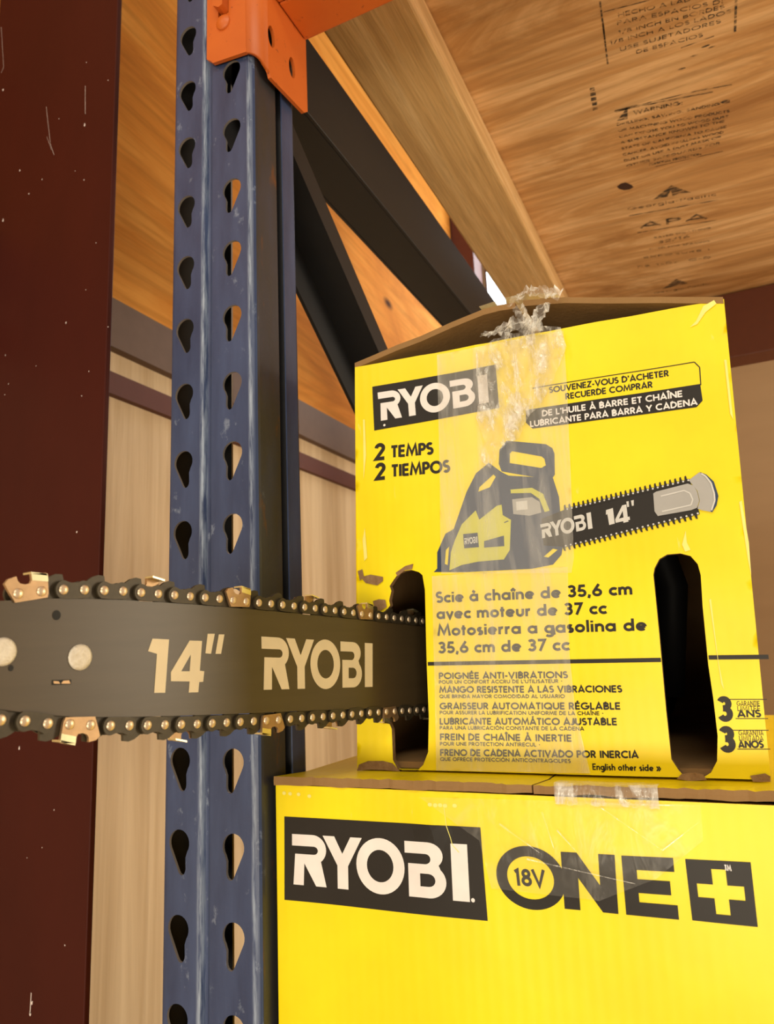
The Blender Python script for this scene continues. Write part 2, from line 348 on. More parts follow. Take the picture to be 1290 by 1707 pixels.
def thick(pl, w):
    """quads along a polyline of half width w in 2D"""
    n = len(pl); L = []; R = []; closed = n > 3 and math.hypot(pl[0][0] - pl[-1][0], pl[0][1] - pl[-1][1]) < 1e-6
    def dr(a, b):
        d = math.hypot(b[0] - a[0], b[1] - a[1]) or 1; return ((b[0] - a[0]) / d, (b[1] - a[1]) / d)
    for i, p in enumerate(pl):
        d0 = dr(pl[i - 1], p) if i else (dr(pl[-2], p) if closed else None); d1 = dr(p, pl[i + 1]) if i < n - 1 else (dr(p, pl[1]) if closed else None)
        d0 = d0 or d1; d1 = d1 or d0; nx, ny = -(d0[1] + d1[1]), d0[0] + d1[0]; q = math.hypot(nx, ny)
        if q < .2: nx, ny = -d0[1], d0[0]; q = 1; s = 1
        else: s = min(2.2, 2 / q)
        nx *= w * s / q; ny *= w * s / q; L.append((p[0] + nx, p[1] + ny)); R.append((p[0] - nx, p[1] - ny))
    return L + R, [(i + n, i + 1 + n, i + 1, i) for i in range(n - 1)]
def lettering(mb, txt, p0, p1, cap, fn, w=.17, mi=0, up=None, track=.05):
    """stroke text whose baseline runs from p0 to p1 in a plane; cap height and fn(u, v) -> 3D"""
    adv = sum(GLY[c][0] + track for c in txt) - track
    dx, dy = (p1[0] - p0[0]) / adv, (p1[1] - p0[1]) / adv
    L = math.hypot(dx, dy); u = up or (-dy / L, dx / L); q = math.hypot(*u); ux, uy = u[0] * cap / q, u[1] * cap / q
    kx = L / cap; x = 0
    for c in txt:
        a, ss = GLY[c]
        for s in ss:
            V, F = thick([((X + x) * kx, Y) for X, Y in s], w / 2)
            mb.add([fn(p0[0] + X / kx * dx + Y * ux, p0[1] + X / kx * dy + Y * uy) for X, Y in V], F, mi)
        x += a + track
def logo(mb, q, fn, mi=0):
    """the five block letters of the maker's name in a quad"""
    mp = quadmap(q)
    def put(x0, x1, outer, holes=()):
        g = lambda p: mp(x0 + (x1 - x0) * p[0], p[1])
        vt = fill([g(p) for p in outer], [[g(p) for p in h] for h in holes]); mb.tris(vt, fn, mi)
    put(0, .21, [(0, 1), (.6, 1)] + arc(.6, .71, .4, .29, 90, -52)[1:] + [(1, 0), (.70, 0), (.36, .43), (.34, 0), (.04, 0), (.09, .61), (.64, .61)] + arc(.64, .69, .12, .08, -90, 90, 8)[1:] + [(0, .77)])
    put(.19, .425, [(0, 1), (.3, 1), (.5, .67), (.71, 1), (1, 1), (.64, .44), (.64, 0), (.37, 0), (.37, .44)])
    put(.39, .665, arc(.5, .5, .5, .52, 0, 360, 40)[:-1], [arc(.5, .5, .275, .30, 0, 360, 32)[:-1]])
    put(.668, .885, [(0, 1), (.58, 1)] + arc(.58, .76, .36, .24, 90, -45, 10)[1:] + arc(.58, .30, .42, .30, 45, -90, 12) + [(.08, 0), (.08, .60), (.52, .60)] + arc(.52, .695, .12, .09, -90, 90, 8)[1:] + [(0, .785)],
        [[(.37, .2), (.58, .2)] + arc(.58, .315, .16, .115, -90, 90, 8)[1:] + [(.37, .43)]])
    put(.915, 1.0, rect(0, 0, 1, 1))
def flat(mb, poly, fn, mi=0, holes=(), step=.007): mb.tris(fill(poly, holes, step), fn, mi)
def line(mb, a, b, w, fn, mi=0, w2=None):
    d = math.hypot(b[0] - a[0], b[1] - a[1]); n = (-(b[1] - a[1]) / d, (b[0] - a[0]) / d); w2 = w if w2 is None else w2
    k = max(1, int(d / .01)); V = []; F = []
    for i in range(k + 1):
        t = i / k; x, y = a[0] + (b[0] - a[0]) * t, a[1] + (b[1] - a[1]) * t; ww = (w + (w2 - w) * t) / 2
        V += [fn(x - n[0] * ww, y - n[1] * ww), fn(x + n[0] * ww, y + n[1] * ww)]
    mb.add(V, [(2 * i, 2 * i + 2, 2 * i + 3, 2 * i + 1) for i in range(k)], mi)
# ================================================================ THE SETTING
def struct(o): o['kind'] = 'structure'; return o
q = MB(); q.box((-1.6, -2.2, -.66), (2.6, 2.2, -.62)); struct(q.build('floor', None, ['concrete']))
q = MB(); q.box((-.50, -1.0, -.62), (-.42, 1.98, 2.6)); struct(q.build('wall_left', None, ['cream']))
q = MB(); q.box((-.419, 1.90, -.62), (-.26 - .066, 1.98, 2.6)); q.box((.15, 1.90, -.62), (2.6, 1.98, 2.6)); q.box((-.326, 1.90, -.62), (.15, 1.98, 1.02)); q.box((-.326, 1.90, 1.62), (.15, 1.98, 2.6))
struct(q.build('wall_back', None, ['tan']))
win = struct(empty('window_1', (-.09, 1.94, 1.02)))
q = MB()
for a, b in (((-.326, 1.905, 1.02), (-.318, 1.975, 1.62)), ((.142, 1.905, 1.02), (.15, 1.975, 1.62)), ((-.318, 1.905, 1.02), (.142, 1.975, 1.028)), ((-.318, 1.905, 1.612), (.142, 1.975, 1.62))): q.box(a, b)
q.build('window_frame', win, ['girtred'])
q = MB(); q.box((-.318, 1.906, 1.028), (.142, 1.912, 1.612)); q.build('pane', win, ['glow'])

# building steel along the left wall
q = MB(); q.box((-.4195, -1.0, .572), (-.406, 1.795, 2.4)); tag(q.build('plywood_sheathing', None, ['plywall']), 'orange plywood sheathing covering the upper left wall behind the blue upright', 'plywood panel')
g = empty('wall_girt', (-.415, .45, .434)); tag(g, 'long brown steel girt running along the left wall just below the plywood', 'girt')
q = MB(); q.box((-.4198, -1.0, .500), (-.405, 1.895, .5715)); q.build('web', g, ['girtgrey'])
q = MB(); q.box((-.4198, -1.0, .434), (-.409, 1.895, .4655)); q.build('flange', g, ['girtred'])
q = MB(); q.box((-.405, 1.80, -.62), (-.33, 1.89, 2.4)); tag(q.build('corner_post', None, ['girtred']), 'dark red steel post in the far corner beyond the black brace', 'steel post')

# maroon building column at the left edge
c = empty('steel_column', (-.31, .11, -.62)); tag(c, 'wide dark maroon steel column with white paint flecks at the left edge', 'column')
q = MB(); q.box((-.4040, .1, -.62), (-.2065, .106, 2.2)); q.build('flange', c, ['maroon'], bevel=.001)
q = MB(); q.box((-.4040, .106, -.62), (-.398, .20, 2.2)); q.build('web', c, ['maroon'])
FL = lambda u, v: (u, .0997, v)
q = MB()
for (x, z), r in zip([(-0.31134, 0.59967), (-0.24658, 0.57639), (-0.35365, 0.40234), (-0.38681, 0.74481), (-0.24914, 0.64414), (-0.34862, 0.62408), (-0.33140, 0.58869), (-0.37173, 0.56899), (-0.28955, 0.66747), (-0.25041, 0.72301), (-0.21685, 0.68585), (-0.22561, 0.49652), (-0.23751, 0.44750), (-0.26390, 0.41774), (-0.22890, 0.35726), (-0.23747, 0.33322), (-0.35073, 0.35687), (-0.23666, 0.19616), (-0.30047, -0.00237), (-0.25133, -0.05480), (-0.26434, -0.08734), (-0.23148, -0.16343), (-0.26823, -0.21311), (-0.26982, -0.22173), (-0.28287, -0.09718), (-0.20498, 0.39878), (-0.26062, 0.59211), (-0.34609, 0.36805), (-0.30514, 0.37948)],
                     [1.1, 1.2, 1, 2.4, 2.2, 1.6, 1.5, 2.2, 1, .9, 1, .9, .8, 1.5, 1, 1, .8, 1.5, 1.9, .9, .8, 1.1, 2.2, 2.2, .7, 1.0, .6, .9, .8]):
    r *= .00062; n = 9; a0 = random.random() * 6
    flat(q, [(x + r * (1 + .35 * math.sin(3 * t + a0)) * math.cos(t) * .8, z + r * (1 + .3 * math.cos(2 * t + a0)) * math.sin(t) * 1.25) for t in [2 * math.pi * i / n for i in range(n)]], FL)
for a, b, w in zip([(-0.31089, 0.69134), (-0.30089, 0.64004), (-0.39799, 0.83777), (-0.38852, 0.77691), (-0.26954, -0.20534), (-0.25073, 0.69340), (-0.30729, 0.65154)], [(-0.30089, 0.64004), (-0.29428, 0.62409), (-0.38852, 0.77691), (-0.39214, 0.77017), (-0.26982, -0.22173), (-0.24892, 0.65739), (-0.29848, 0.63162)], (.0003, .0003, .0003, .0003, .0009, .0004, .0002)): line(q, a, b, w, FL)
tag(q.build('paint_fleck', c, ['fleck']), 'white paint flecks and scratches')

# ================================================================ THE RACK
rack = empty('rack_frame', (0, .03, -.62)); tag(rack, 'blue pallet rack upright with two columns of teardrop slots and black braces', 'rack upright')
Z0, Z1 = -.62, 1.02
def teardrop(cx, cz, s):
    """s=1: narrow end bottom right (left column); s=-1 mirrored"""
    p = arc(0, 0, .0082, .0082, 205, -38, 16) + [(.0052, -.0085), (.0054, -.0145)] + arc(.0022, -.0150, .0032, .0042, 0, -150, 6)
    return [(cx + s * x, cz + z) for x, z in p][::(1 if s < 0 else -1)]
def post_mesh(y0, flip, holes):
    q = MB(); sy = -1 if flip else 1
    fn = lambda u, v: (u, y0, v)
    zb = [Z0] + [(k - .5) * .0508 for k in range(-8, 20)] + [Z1]
    for x0, x1, cx, s in ((-.031, -.0065, -.0214, 1), (.0035, .0355, .0214, -1)):
        for a, b in zip(zb[:-1], zb[1:]):
            if holes and b - a < .06: vt = fill(rect(x0, a, x1, b), [teardrop(cx, (a + b) / 2 + .0065, s)])
            else: vt = fill(rect(x0, a, x1, b))
            q.tris(vt, fn)
    prof = [(-.0065, 0), (-.0040, .0006), (-.0025, .0032), (-.0005, .0034), (.0018, .0010), (.0035, 0)]
    R = [(.0355, 0)] + [(.0355 + .0055 * math.sin(t), .0055 - .0055 * math.cos(t)) for t in (.4, .8, 1.2, 1.5708)] + [(.041, .030), (.0355, .0312), (.0355, .0375), (.041, .0388), (.041, .054), (.0395, .0575), (.0362, .0588), (.0225, .0588)]
    L = [(-.031, 0)] + [(-.031 - .005 * math.sin(t), .005 - .005 * math.cos(t)) for t in (.4, .8, 1.2, 1.5708)] + [(-.036, .030), (-.0305, .0312), (-.0305, .0375), (-.036, .0388), (-.036, .054), (-.0345, .0575), (-.0312, .0588), (-.0225, .0588)]
    for P, d in ((prof, 1), (R, 1), (L, -1)):
        vs = [(x, y0 + sy * y, z) for x, y in P for z in (Z0, Z1)]
        q.add(vs, [(2 * i, 2 * i + 2, 2 * i + 3, 2 * i + 1)[::d] for i in range(len(P) - 1)])
    return q
p = post_mesh(0, False, True).build('post', rack, ['blue', 'rim', 'black'], merge=1e-5, solid=(.0019, -1)); p.modifiers[0].material_offset_rim = 1; p.modifiers[0].material_offset = 2; p['label'] = 'blue slotted post with worn edges'
post_mesh(1.075, True, False).build('post', rack, ['blue'], merge=1e-5)
q = MB()                                                            # horizontal brace: channel
q.box((.0165, .060, .564), (.020, 1.015, .648)); q.box((-.030, .060, .564), (.0165, 1.015, .568)); q.box((-.030, .060, .644), (.0165, 1.015, .648)); q.box((-.034, .060, .564), (-.030, 1.015, .648))
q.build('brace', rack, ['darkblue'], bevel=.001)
q = MB()                                                            # diagonal brace
def dbox(x0, x1, t0, t1):
    a, b = Vector((0, .060, .555)), Vector((0, 1.015, -.19)); d = (b - a).normalized(); n = Vector((0, -d.z, d.y))
    if n.z < 0: n = -n
    q.hexa([(x, *(p + n * t)[1:]) for p, t in ((a, t0), (b, t0))[:1] for x in (x0, x1)] + [(x, *(b + n * t0)[1:]) for x in (x1, x0)] + [(x, *(a + n * t1)[1:]) for x in (x0, x1)] + [(x, *(b + n * t1)[1:]) for x in (x1, x0)])
dbox(.0165, .020, -.024, .0); dbox(-.018, .0165, -.024, -.020); dbox(-.018, .0165, -.004, .0); dbox(-.018, -.0145, -.060, .0)
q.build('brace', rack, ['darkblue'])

# front beam with its end connector
beam = empty('rack_beam', (.045, .035, .60)); tag(beam, 'orange rack beam hooked onto the blue upright by its folded end bracket', 'rack beam')
q = MB(); q.box((.0490, .008, .585), (1.50, .0250, .698)); q.box((.0490, .0257, .585), (1.50, .066, .698)); q.build('beam_tube', beam, ['orange'], bevel=.0015)
q = MB()
c0, c1 = .522, .512
Pf = [(.0015, -.0035)] + [(.0385, -.0035)] + [(.0385 + .0085 * math.sin(t), .005 - .0085 * math.cos(t)) for t in (.35, .7, 1.05, 1.35, 1.5708)] + [(.047, .010)]
def zbot(i): return .520 if i == 0 else (.5165 if i == 1 else .517)
fn = lambda u, v: (u, -.0035, v)
slot = [(.0125, .556), (.0215, .556), (.0225, .5585), (.0225, .584), (.0125, .584)]
flat(q, [(.0015, .529), (.0045, .5265), (.0075, .5232), (.0385, .5195), (.0385, .73), (.0015, .73)], fn, 0, [rect(.0125, .562, .0225, .584)])
vs = [(x, y, z) for i, (x, y) in enumerate(Pf[1:]) for z in (.5195 - .0012 * i, .73)]
q.add(vs, [(2 * i, 2 * i + 2, 2 * i + 3, 2 * i + 1) for i in range(len(Pf) - 2)], 0, True)
ell = lambda cy, cz: arc(cy, cz, .0048, .0095, 0, 360, 18)[:-1]
fs = lambda u, v: (.047, u, v)
flat(q, [(.010, .5123), (.012, .5110), (.0135, .5075), (.0160, .5075), (.062, .5125), (.0675, .5175), (.0675, .73), (.010, .73)], fs, 0, [ell(.0150, .5455), ell(.0445, .5415)])
q.build('end_bracket', beam, ['orange'], merge=1e-5, solid=(.0028, 0))
q = MB(); q.slab([(.013, .566), (.0185, .562), (.0222, .563), (.0222, .585), (.013, .590)], lambda u, v, w: (u, w, v), -.0125, -.001); q.build('safety_clip', beam, ['orange'], bevel=.001)
q = MB()
for r0, y0, r1, y1 in ((.0062, -.0045, .0062, -.0065), (.0062, -.0065, .0035, -.0085)):
    q.add([(.0178 + r * math.cos(t * .5236), y, .5546 + r * math.sin(t * .5236)) for r, y in ((r0, y0), (r1, y1)) for t in range(12)], [(i, (i + 1) % 12, 12 + (i + 1) % 12, 12 + i) for i in range(12)] + [tuple(range(12, 24))], 0, True)
q.build('rivet', beam, ['orange'])
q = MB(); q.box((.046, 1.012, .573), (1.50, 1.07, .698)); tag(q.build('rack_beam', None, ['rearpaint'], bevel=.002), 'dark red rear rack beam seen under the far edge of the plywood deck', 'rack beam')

# deck
q = MB(); q.box((.030, .0675, .660), (.119, 1.0115, .6985)); tag(q.build('lumber_joist', None, ['lumber'], bevel=.003), 'pale lumber joist laid flat beneath the plywood deck, beside the black brace', 'joist')
dk = MB(); dk.box((.043, .0600, .6995), (1.50, 1.065, .7180)); dk = dk.build('deck_sheet', None, ['plywood']); tag(dk, 'plywood deck sheet overhead with worn black grade stamps on its underside', 'plywood deck')
KF = lambda u, v: (u, -v, .6993)
q = MB()
for (a, b, w) in zip([(0.27343, -0.26360), (0.39697, -0.32700), (0.37561, -0.36452), (0.27464, -0.27822), (0.27222, -0.28978), (0.26524, -0.42801)], [(0.26797, -0.34966), (0.39591, -0.36927), (0.34278, -0.36467), (0.33628, -0.28904), (0.27011, -0.31906), (0.37233, -0.45101)], (.0017, .0024, .0013, .0012, .0014, .0022)): line(q, a, b, w, KF)
for txt, i in (('HECHO A LADO', 0), ('PARA ESPACIOS DE', 1), ('1/8 INCH EN BORDES', 2), ('1/8 INCH A LOS LADOS', 3), ('USE SUJETADORES', 4), ('DE ESPACIOS', 5)):
    a = [(0.28689, -0.29185), (0.28440, -0.30113), (0.28380, -0.31422), (0.27379, -0.32364), (0.28239, -0.33800), (0.29784, -0.34983)][i]; b = [(0.36475, -0.30854), (0.38872, -0.32575), (0.38644, -0.33236), (0.39253, -0.34191), (0.38283, -0.34980), (0.36516, -0.35985)][i]
    lettering(q, txt, a, b, .0055, KF, .19, up=(.04, 1))
q.build('grade_stamp', dk, ['stamp'])
q = MB()
line(q, *[(0.26379, -0.42834), (0.28978, -0.43128)], .0045, KF); line(q, *[(0.28978, -0.43128), (0.35453, -0.44043)], .0016, KF); line(q, *[(0.35453, -0.44043), (0.39281, -0.44958)], .0014, KF); line(q, *[(0.27751, -0.55901), (0.38172, -0.57226)], .0015, KF)
flat(q, [(0.26403, -0.44666), (0.27918, -0.42777), (0.27653, -0.44880)][::-1], KF); flat(q, [(0.37969, -0.47416), (0.38561, -0.47193), (0.39079, -0.47579), (0.39012, -0.47977), (0.38357, -0.47843)][::-1], KF)
for i, txt in enumerate(('WARNING:', 'DRILLING, SAWING, SANDING', 'OR MACHINING WOOD PRODUCTS', 'CAN EXPOSE YOU TO WOOD DUST', 'A SUBSTANCE KNOWN TO THE', 'STATE OF CALIFORNIA TO CAUSE', 'CANCER. AVOID INHALING WOOD', 'DUST OR USE A DUST MASK OR', 'OTHER SAFEGUARDS FOR', 'PERSONAL PROTECTION.')):
    a = [(0.28404, -0.44487), (0.26281, -0.45536), (0.26262, -0.46719), (0.26241, -0.47930), (0.26220, -0.49171), (0.26199, -0.50442), (0.26177, -0.51745), (0.26155, -0.53081), (0.26294, -0.54400), (0.29107, -0.55522)][i]; b = [(0.33922, -0.45568), (0.37962, -0.47850), (0.39003, -0.49747), (0.38863, -0.50699), (0.38451, -0.51407), (0.38645, -0.52580), (0.38290, -0.53479), (0.37999, -0.54310), (0.37839, -0.55487), (0.35639, -0.56640)][i]
    lettering(q, txt, a, b,  .0048 if i else .0066, KF, .26, up=(.04, 1))
q.build('warning_stamp', dk, ['stamp'])
q = MB()
flat(q, [(0.28772, -0.63871), (0.31473, -0.61610), (0.33908, -0.64803), (0.32343, -0.64095), (0.31434, -0.64383), (0.31311, -0.62745), (0.30719, -0.64147)][::-1], KF)
lettering(q, 'Georgia-Pacific', *[(0.25132, -0.64825), (0.37170, -0.67396)], .0085, KF, .17, up=(.04, 1)); line(q, *[(0.25113, -0.66356), (0.37466, -0.68686)], .0024, KF)
lettering(q, 'APA', *[(0.26012, -0.70616), (0.36047, -0.73153)], .016, KF, .26, up=(.04, 1)); line(q, *[(0.25704, -0.71748), (0.37032, -0.74236)], .0022, KF)
for i, txt in enumerate(('RATED SHEATHING', '32/16', 'SIZED FOR SPACING', 'EXPOSURE 1', 'PS 1-07  C-D')):
    lettering(q, txt, [(0.27904, -0.74897), (0.28270, -0.76875), (0.26858, -0.78105), (0.25677, -0.80379), (0.24397, -0.83173)][i], [(0.36216, -0.76331), (0.33108, -0.77435), (0.36018, -0.80446), (0.35943, -0.83242), (0.36052, -0.86053)][i], (.005, .009, .005, .006, .007)[i], KF, .2, up=(.04, 1))
flat(q, [(0.27620, -0.93411), (0.30160, -0.90666), (0.31996, -0.93426), (0.30084, -0.93319)][::-1], KF); lettering(q, 'Georgia-Pacific', *[(0.26060, -0.94573), (0.35598, -0.95993)], .0075, KF, .18, up=(.04, 1))
q.build('maker_stamp', dk, ['stamp'])
q = MB(); qs = MB(); flat(q, [(x, y) for x, y in [(0.24525, -0.58084), (0.25150, -0.57675), (0.25788, -0.57728), (0.26396, -0.58662), (0.26632, -0.59397), (0.26028, -0.59676), (0.25322, -0.59441), (0.24750, -0.58818)][::-1]], KF)
for a, b in zip([(0.24331, -0.37876), (0.24261, -0.38669), (0.24190, -0.39475), (0.24182, -0.40331), (0.24109, -0.41167)], [(0.24861, -0.37955), (0.24859, -0.38781), (0.24794, -0.39587), (0.24727, -0.40407), (0.24659, -0.41243)]): line(qs, a, b, .0055, KF)
for x, y in [(0.36703, -0.37486), (0.37348, -0.37917), (0.35521, -0.38305), (0.34147, -0.39642)]: flat(qs, arc(x, y, .0045, .0013, 0, 360, 8)[:-1], KF)
q.build('knot', dk, ['knot']); qs.build('ink_mark', dk, ['stamp'])

# lower deck that carries the boxes (below the frame)
q = MB(); q.box((.0445, .004, -.420), (1.50, 1.065, -.402)); tag(q.build('deck_sheet', None, ['plywood']), 'lower plywood deck carrying the boxes', 'plywood deck')
q = MB(); q.box((.0445, .012, -.62), (1.50, .066, -.4205)); tag(q.build('rack_beam', None, ['orange']), 'lower orange rack beam under the boxes', 'rack beam')
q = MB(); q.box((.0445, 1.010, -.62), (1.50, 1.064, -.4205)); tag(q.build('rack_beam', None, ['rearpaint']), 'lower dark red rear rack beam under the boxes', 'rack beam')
# ================================================================ LOWER BOX
lb = empty('cardboard_box', (.22, .20, -.402)); tag(lb, 'large yellow tool carton at the bottom with black logo banner and plus sign', 'box')
def dL(x, z): return .0007 * math.sin(x * 46 + 1.2) * math.sin(z * 30 + .5) - .0010 * math.exp(-((x - .150) / .008) ** 2) * math.exp(-((z + .028) / .012) ** 2) - .0012 * math.exp(-((x - .235) / .05) ** 2) * math.exp(-((z + .04) / .02) ** 2)
LF = lambda w: (lambda u, v: (u, .0130 + dL(u, v) - w, v))
LX0, LX1, LZ0, LZ1 = .0446, .400, -.4015, -.0086
q = MB(); V, F = fill(rect(LX0, LZ0, LX1, LZ1), (), .006); q.tris((V, F), LF(0), 0, True); q.tris((V, [f[::-1] for f in F]), LF(-.004), 1)
B = rect(LX0, LZ0, LX1, LZ1)
for i in range(4):
    a, b = B[i], B[(i + 1) % 4]; n = 40; P = [(a[0] + (b[0] - a[0]) * t / n, a[1] + (b[1] - a[1]) * t / n) for t in range(n + 1)]
    q.add([LF(0)(*p) for p in P] + [LF(-.004)(*p) for p in P], [(t, t + n + 1, t + n + 2, t + 1) for t in range(n)], 0 if i != 2 else 1)
fp = q.build('front_panel', lb, ['yellow', 'card'])
YB = .44
q = MB(); q.box((LX0, .0175, LZ0), (LX0 + .004, YB, LZ1)); q.build('side_panel', lb, ['yellow'])
q = MB(); q.box((LX1 - .004, .0175, LZ0), (LX1, YB, LZ1)); q.build('side_panel', lb, ['yellow'])
q = MB(); q.box((LX0 + .004, YB - .004, LZ0), (LX1 - .004, YB, LZ1)); q.build('back_panel', lb, ['yellow'])
q = MB(); q.box((LX0 + .004, .0175, LZ0), (LX1 - .004, YB - .004, LZ0 + .004)); q.build('bottom_panel', lb, ['card'])
def flap(name, x0, x1, z0, z1, seed):
    """top flap whose brown cut edge faces front, slightly crushed"""
    q = MB(); n = 60; P = []
    for i in range(n + 1):
        x = x0 + (x1 - x0) * i / n; e = noise.noise(Vector((x * 60, seed, 0))); e2 = noise.noise(Vector((x * 190, seed, 3)))
        P.append((x, .0118 + .0012 * e2 + .0012 * e, z0 + .0007 * e, z1 + .0006 * e2 - (.0006 if abs(x - .21) < .02 else 0)))
    vs = []
    for x, y, a, b in P:
        up_ = .0036 + .0016 * (x - .05) / .27                         # the front edge curls up
        vs += [(x, y, a + up_), (x, y - .0003, (a + b) / 2 - .0003 + up_), (x, y, b + up_ - .0006), (x, .050, z1), (x, YB, z1), (x, YB, z0), (x, .050, z0)]
    for i in range(n):
        k = 7 * i; c = [vs[k + j] for j in range(14)]
        q.add(c, [(0, 7, 8, 1), (1, 8, 9, 2)], 1); q.add(c, [(2, 9, 10, 3), (3, 10, 11, 4)], 0); q.add(c, [(4, 11, 12, 5), (5, 12, 13, 6), (6, 13, 7, 0)], 1)
    q.add(vs[:7], [(0, 1, 2, 3, 6), (3, 4, 5, 6)], 1); q.add(vs[-7:], [(6, 3, 2, 1, 0), (6, 5, 4, 3)], 1)
    o = q.build(name, lb, ['yellow', 'card'], merge=1e-6); o['label'] = 'top flap with bare brown front edge'; return o
flap('top_flap', LX0 - .0004, .2095, -.0121, -.0064, 2.)
flap('top_flap', .2105, LX1, -.0121, -.0066, 9.)
q = MB()
flat(q, [(0.05077, -0.02724), (0.17889, -0.02642), (0.17957, -0.07372), (0.04985, -0.07538)][::-1], LF(.00022), 0, (), .006)
logo(q, [(0.05629, -0.03710), (0.17060, -0.03562), (0.17032, -0.06506), (0.05567, -0.06603)], LF(.00045), 1)
x, z = [(0.17211, -0.06399)][0]; flat(q, arc(x, z, .0011, .0011, 0, 360, 12)[:-1], LF(.00045), 1)
q.build('logo_banner', fp, ['ink', 'white'])
q = MB(); f = LF(.00022)
cx, cz = [(0.20481, -0.05008)][0]
flat(q, arc(cx, cz, .0186, .0158, 0, 360, 48)[:-1], f, 0, [arc(cx, cz, .0126, .0107, 0, 360, 40)[:-1]])
lettering(q, '18V', *[(0.19598, -0.05467), (0.21311, -0.05407)], .0085, f, .19, track=.02)
mp = quadmap([(0.22227, -0.03581), (0.24971, -0.03536), (0.24865, -0.06325), (0.22164, -0.06367)])
flat(q, [mp(*p) for p in ((0, 0), (0, 1), (.30, 1), (.70, .46), (.70, 1), (1, 1), (1, 0), (.72, 0), (.30, .56), (.30, 0))][::-1], f)
mp = quadmap([(0.25294, -0.03542), (0.27752, -0.03480), (0.27711, -0.06281), (0.25242, -0.06314)])
flat(q, [mp(*p) for p in ((0, 0), (0, 1), (1, 1), (1, .77), (.28, .77), (.28, .615), (.9, .615), (.9, .385), (.28, .385), (.28, .23), (1, .23), (1, 0))][::-1], f)
mp = quadmap([(0.28301, -0.03495), (0.31190, -0.03446), (0.31137, -0.06262), (0.28310, -0.06246)]); w0, w1, e = .39, .61, .14
flat(q, [mp(*p) for p in ((0, 0), (1, 0), (1, 1), (0, 1))], f, 0, [[mp(*p) for p in ((w0, e), (w1, e), (w1, w0), (1 - e, w0), (1 - e, w1), (w1, w1), (w1, 1 - e), (w0, 1 - e), (w0, w1), (e, w1), (e, w0), (w0, w0))]])
q.build('product_lettering', fp, ['ink'])
q = MB(); lettering(q, 'TM', *[(0.30023, -0.03880), (0.30310, -0.03884)], .0026, LF(.0006), .2)
for x, z in [(0.14957, -0.01583), (0.15287, -0.01601), (0.15580, -0.01588), (0.15870, -0.01607), (0.16448, -0.01581), (0.05103, -0.01339), (0.05547, -0.01358), (0.06163, -0.01370), (0.06943, -0.01445)]: flat(q, arc(x, z, .0014, .0011, 0, 360, 10)[:-1], LF(.0003), 1)
tl = [(0.15827, -0.01705), (0.15912, -0.02657), (0.16124, -0.03277), (0.16207, -0.03649), (0.16574, -0.03999)]
for a, b in zip(tl[:-1], tl[1:]): line(q, a, b, .0004, LF(.0007), 1)
q.build('scuff_mark', fp, ['white', 'scuff'])
def wrinkle(x, z, s): return s * (abs(noise.noise(Vector((x * 55, z * 90, 1.3)))) + .5 * abs(noise.noise(Vector((x * 150 + z * 60, z * 120, 7.1)))))
q = MB(); V, F = fill([(0.14347, -0.01186), (0.29307, -0.00926), (0.29221, -0.02585), (0.26891, -0.04455), (0.24009, -0.05765), (0.18316, -0.05697), (0.17808, -0.03298)][::-1], (), .0035)
q.tris((V, F), lambda u, v: (u, .0130 + dL(u, v) - .0009 - wrinkle(u, v, .0013), v), 0, True); q.build('tape', fp, ['tapethin'])
q = MB()
for a, b, w in zip([(0.19039, -0.02363), (0.21443, -0.01631), (0.22167, -0.02492), (0.24537, -0.01280), (0.27317, -0.03122), (0.24007, -0.01097), (0.20432, -0.04033)], [(0.21264, -0.03736), (0.21929, -0.03395), (0.23162, -0.03546), (0.27317, -0.03122), (0.29161, -0.01709), (0.29082, -0.00991), (0.25864, -0.04762)], (.0012, .0010, .0008, .0006, .0006, .0014, .0008)): line(q, a, b, w, LF(.0022), 0, .0002)
q.build('tape_crease', fp, ['crumple'])
q = MB(); n = 26                                                    # tape scraps over the flap edge
vs = []
for i in range(n + 1):
    x = .222 + .052 * i / n; e = noise.noise(Vector((x * 220, 5, 0))) * .0016
    vs += [(x, .0118 - .001 + e * .5, -.0120 + e), (x, .0095 - abs(e), -.0070 + e), (x, .0100, -.0012 + .4 * e), (x, .022, -.0020 + .3 * abs(e))]
q.add(vs, [(4 * i + j, 4 * i + 4 + j, 4 * i + 5 + j, 4 * i + 1 + j) for i in range(n) for j in range(3)], 0, True); q.build('tape', fp, ['crumple'])

# ================================================================ UPPER BOX
ub = empty('cardboard_box', (.205, .26, -.006)); tag(ub, 'worn yellow chainsaw carton with taped front and two tall hand slots, atop the larger carton', 'box')
UYF, UYB = .060, .460
BLc, BRc, TRc, TLc = (.0788, -.0050), (.3262, -.0050), (.3366, .2690), (.0878, .2790)
def dU(x, z):
    d = .0009 * math.sin(x * 38 + 2) * math.sin(z * 27 + 1) + .0006 * noise.noise(Vector((x * 30, z * 24, 2)))
    d += -.0016 * math.exp(-((x - .110) / .014) ** 2) * math.exp(-((z - .118) / .010) ** 2)
    return d
UF = lambda w: (lambda u, v: (u, UYF + dU(u, v) - w, v))
slotR = [(0.27931, 0.10835), (0.28039, 0.11215), (0.28361, 0.11717), (0.28816, 0.11940), (0.29538, 0.11936), (0.30065, 0.11731), (0.30391, 0.11227), (0.30475, 0.10584), (0.30367, 0.08849), (0.30274, 0.05546), (0.30314, 0.03686), (0.30293, 0.01733), (0.30104, 0.00405), (0.29730, -0.00199), (0.29270, -0.00494), (0.28407, -0.00520), (0.28079, -0.00116), (0.27766, 0.00453), (0.27779, 0.03157), (0.27877, 0.07289)]
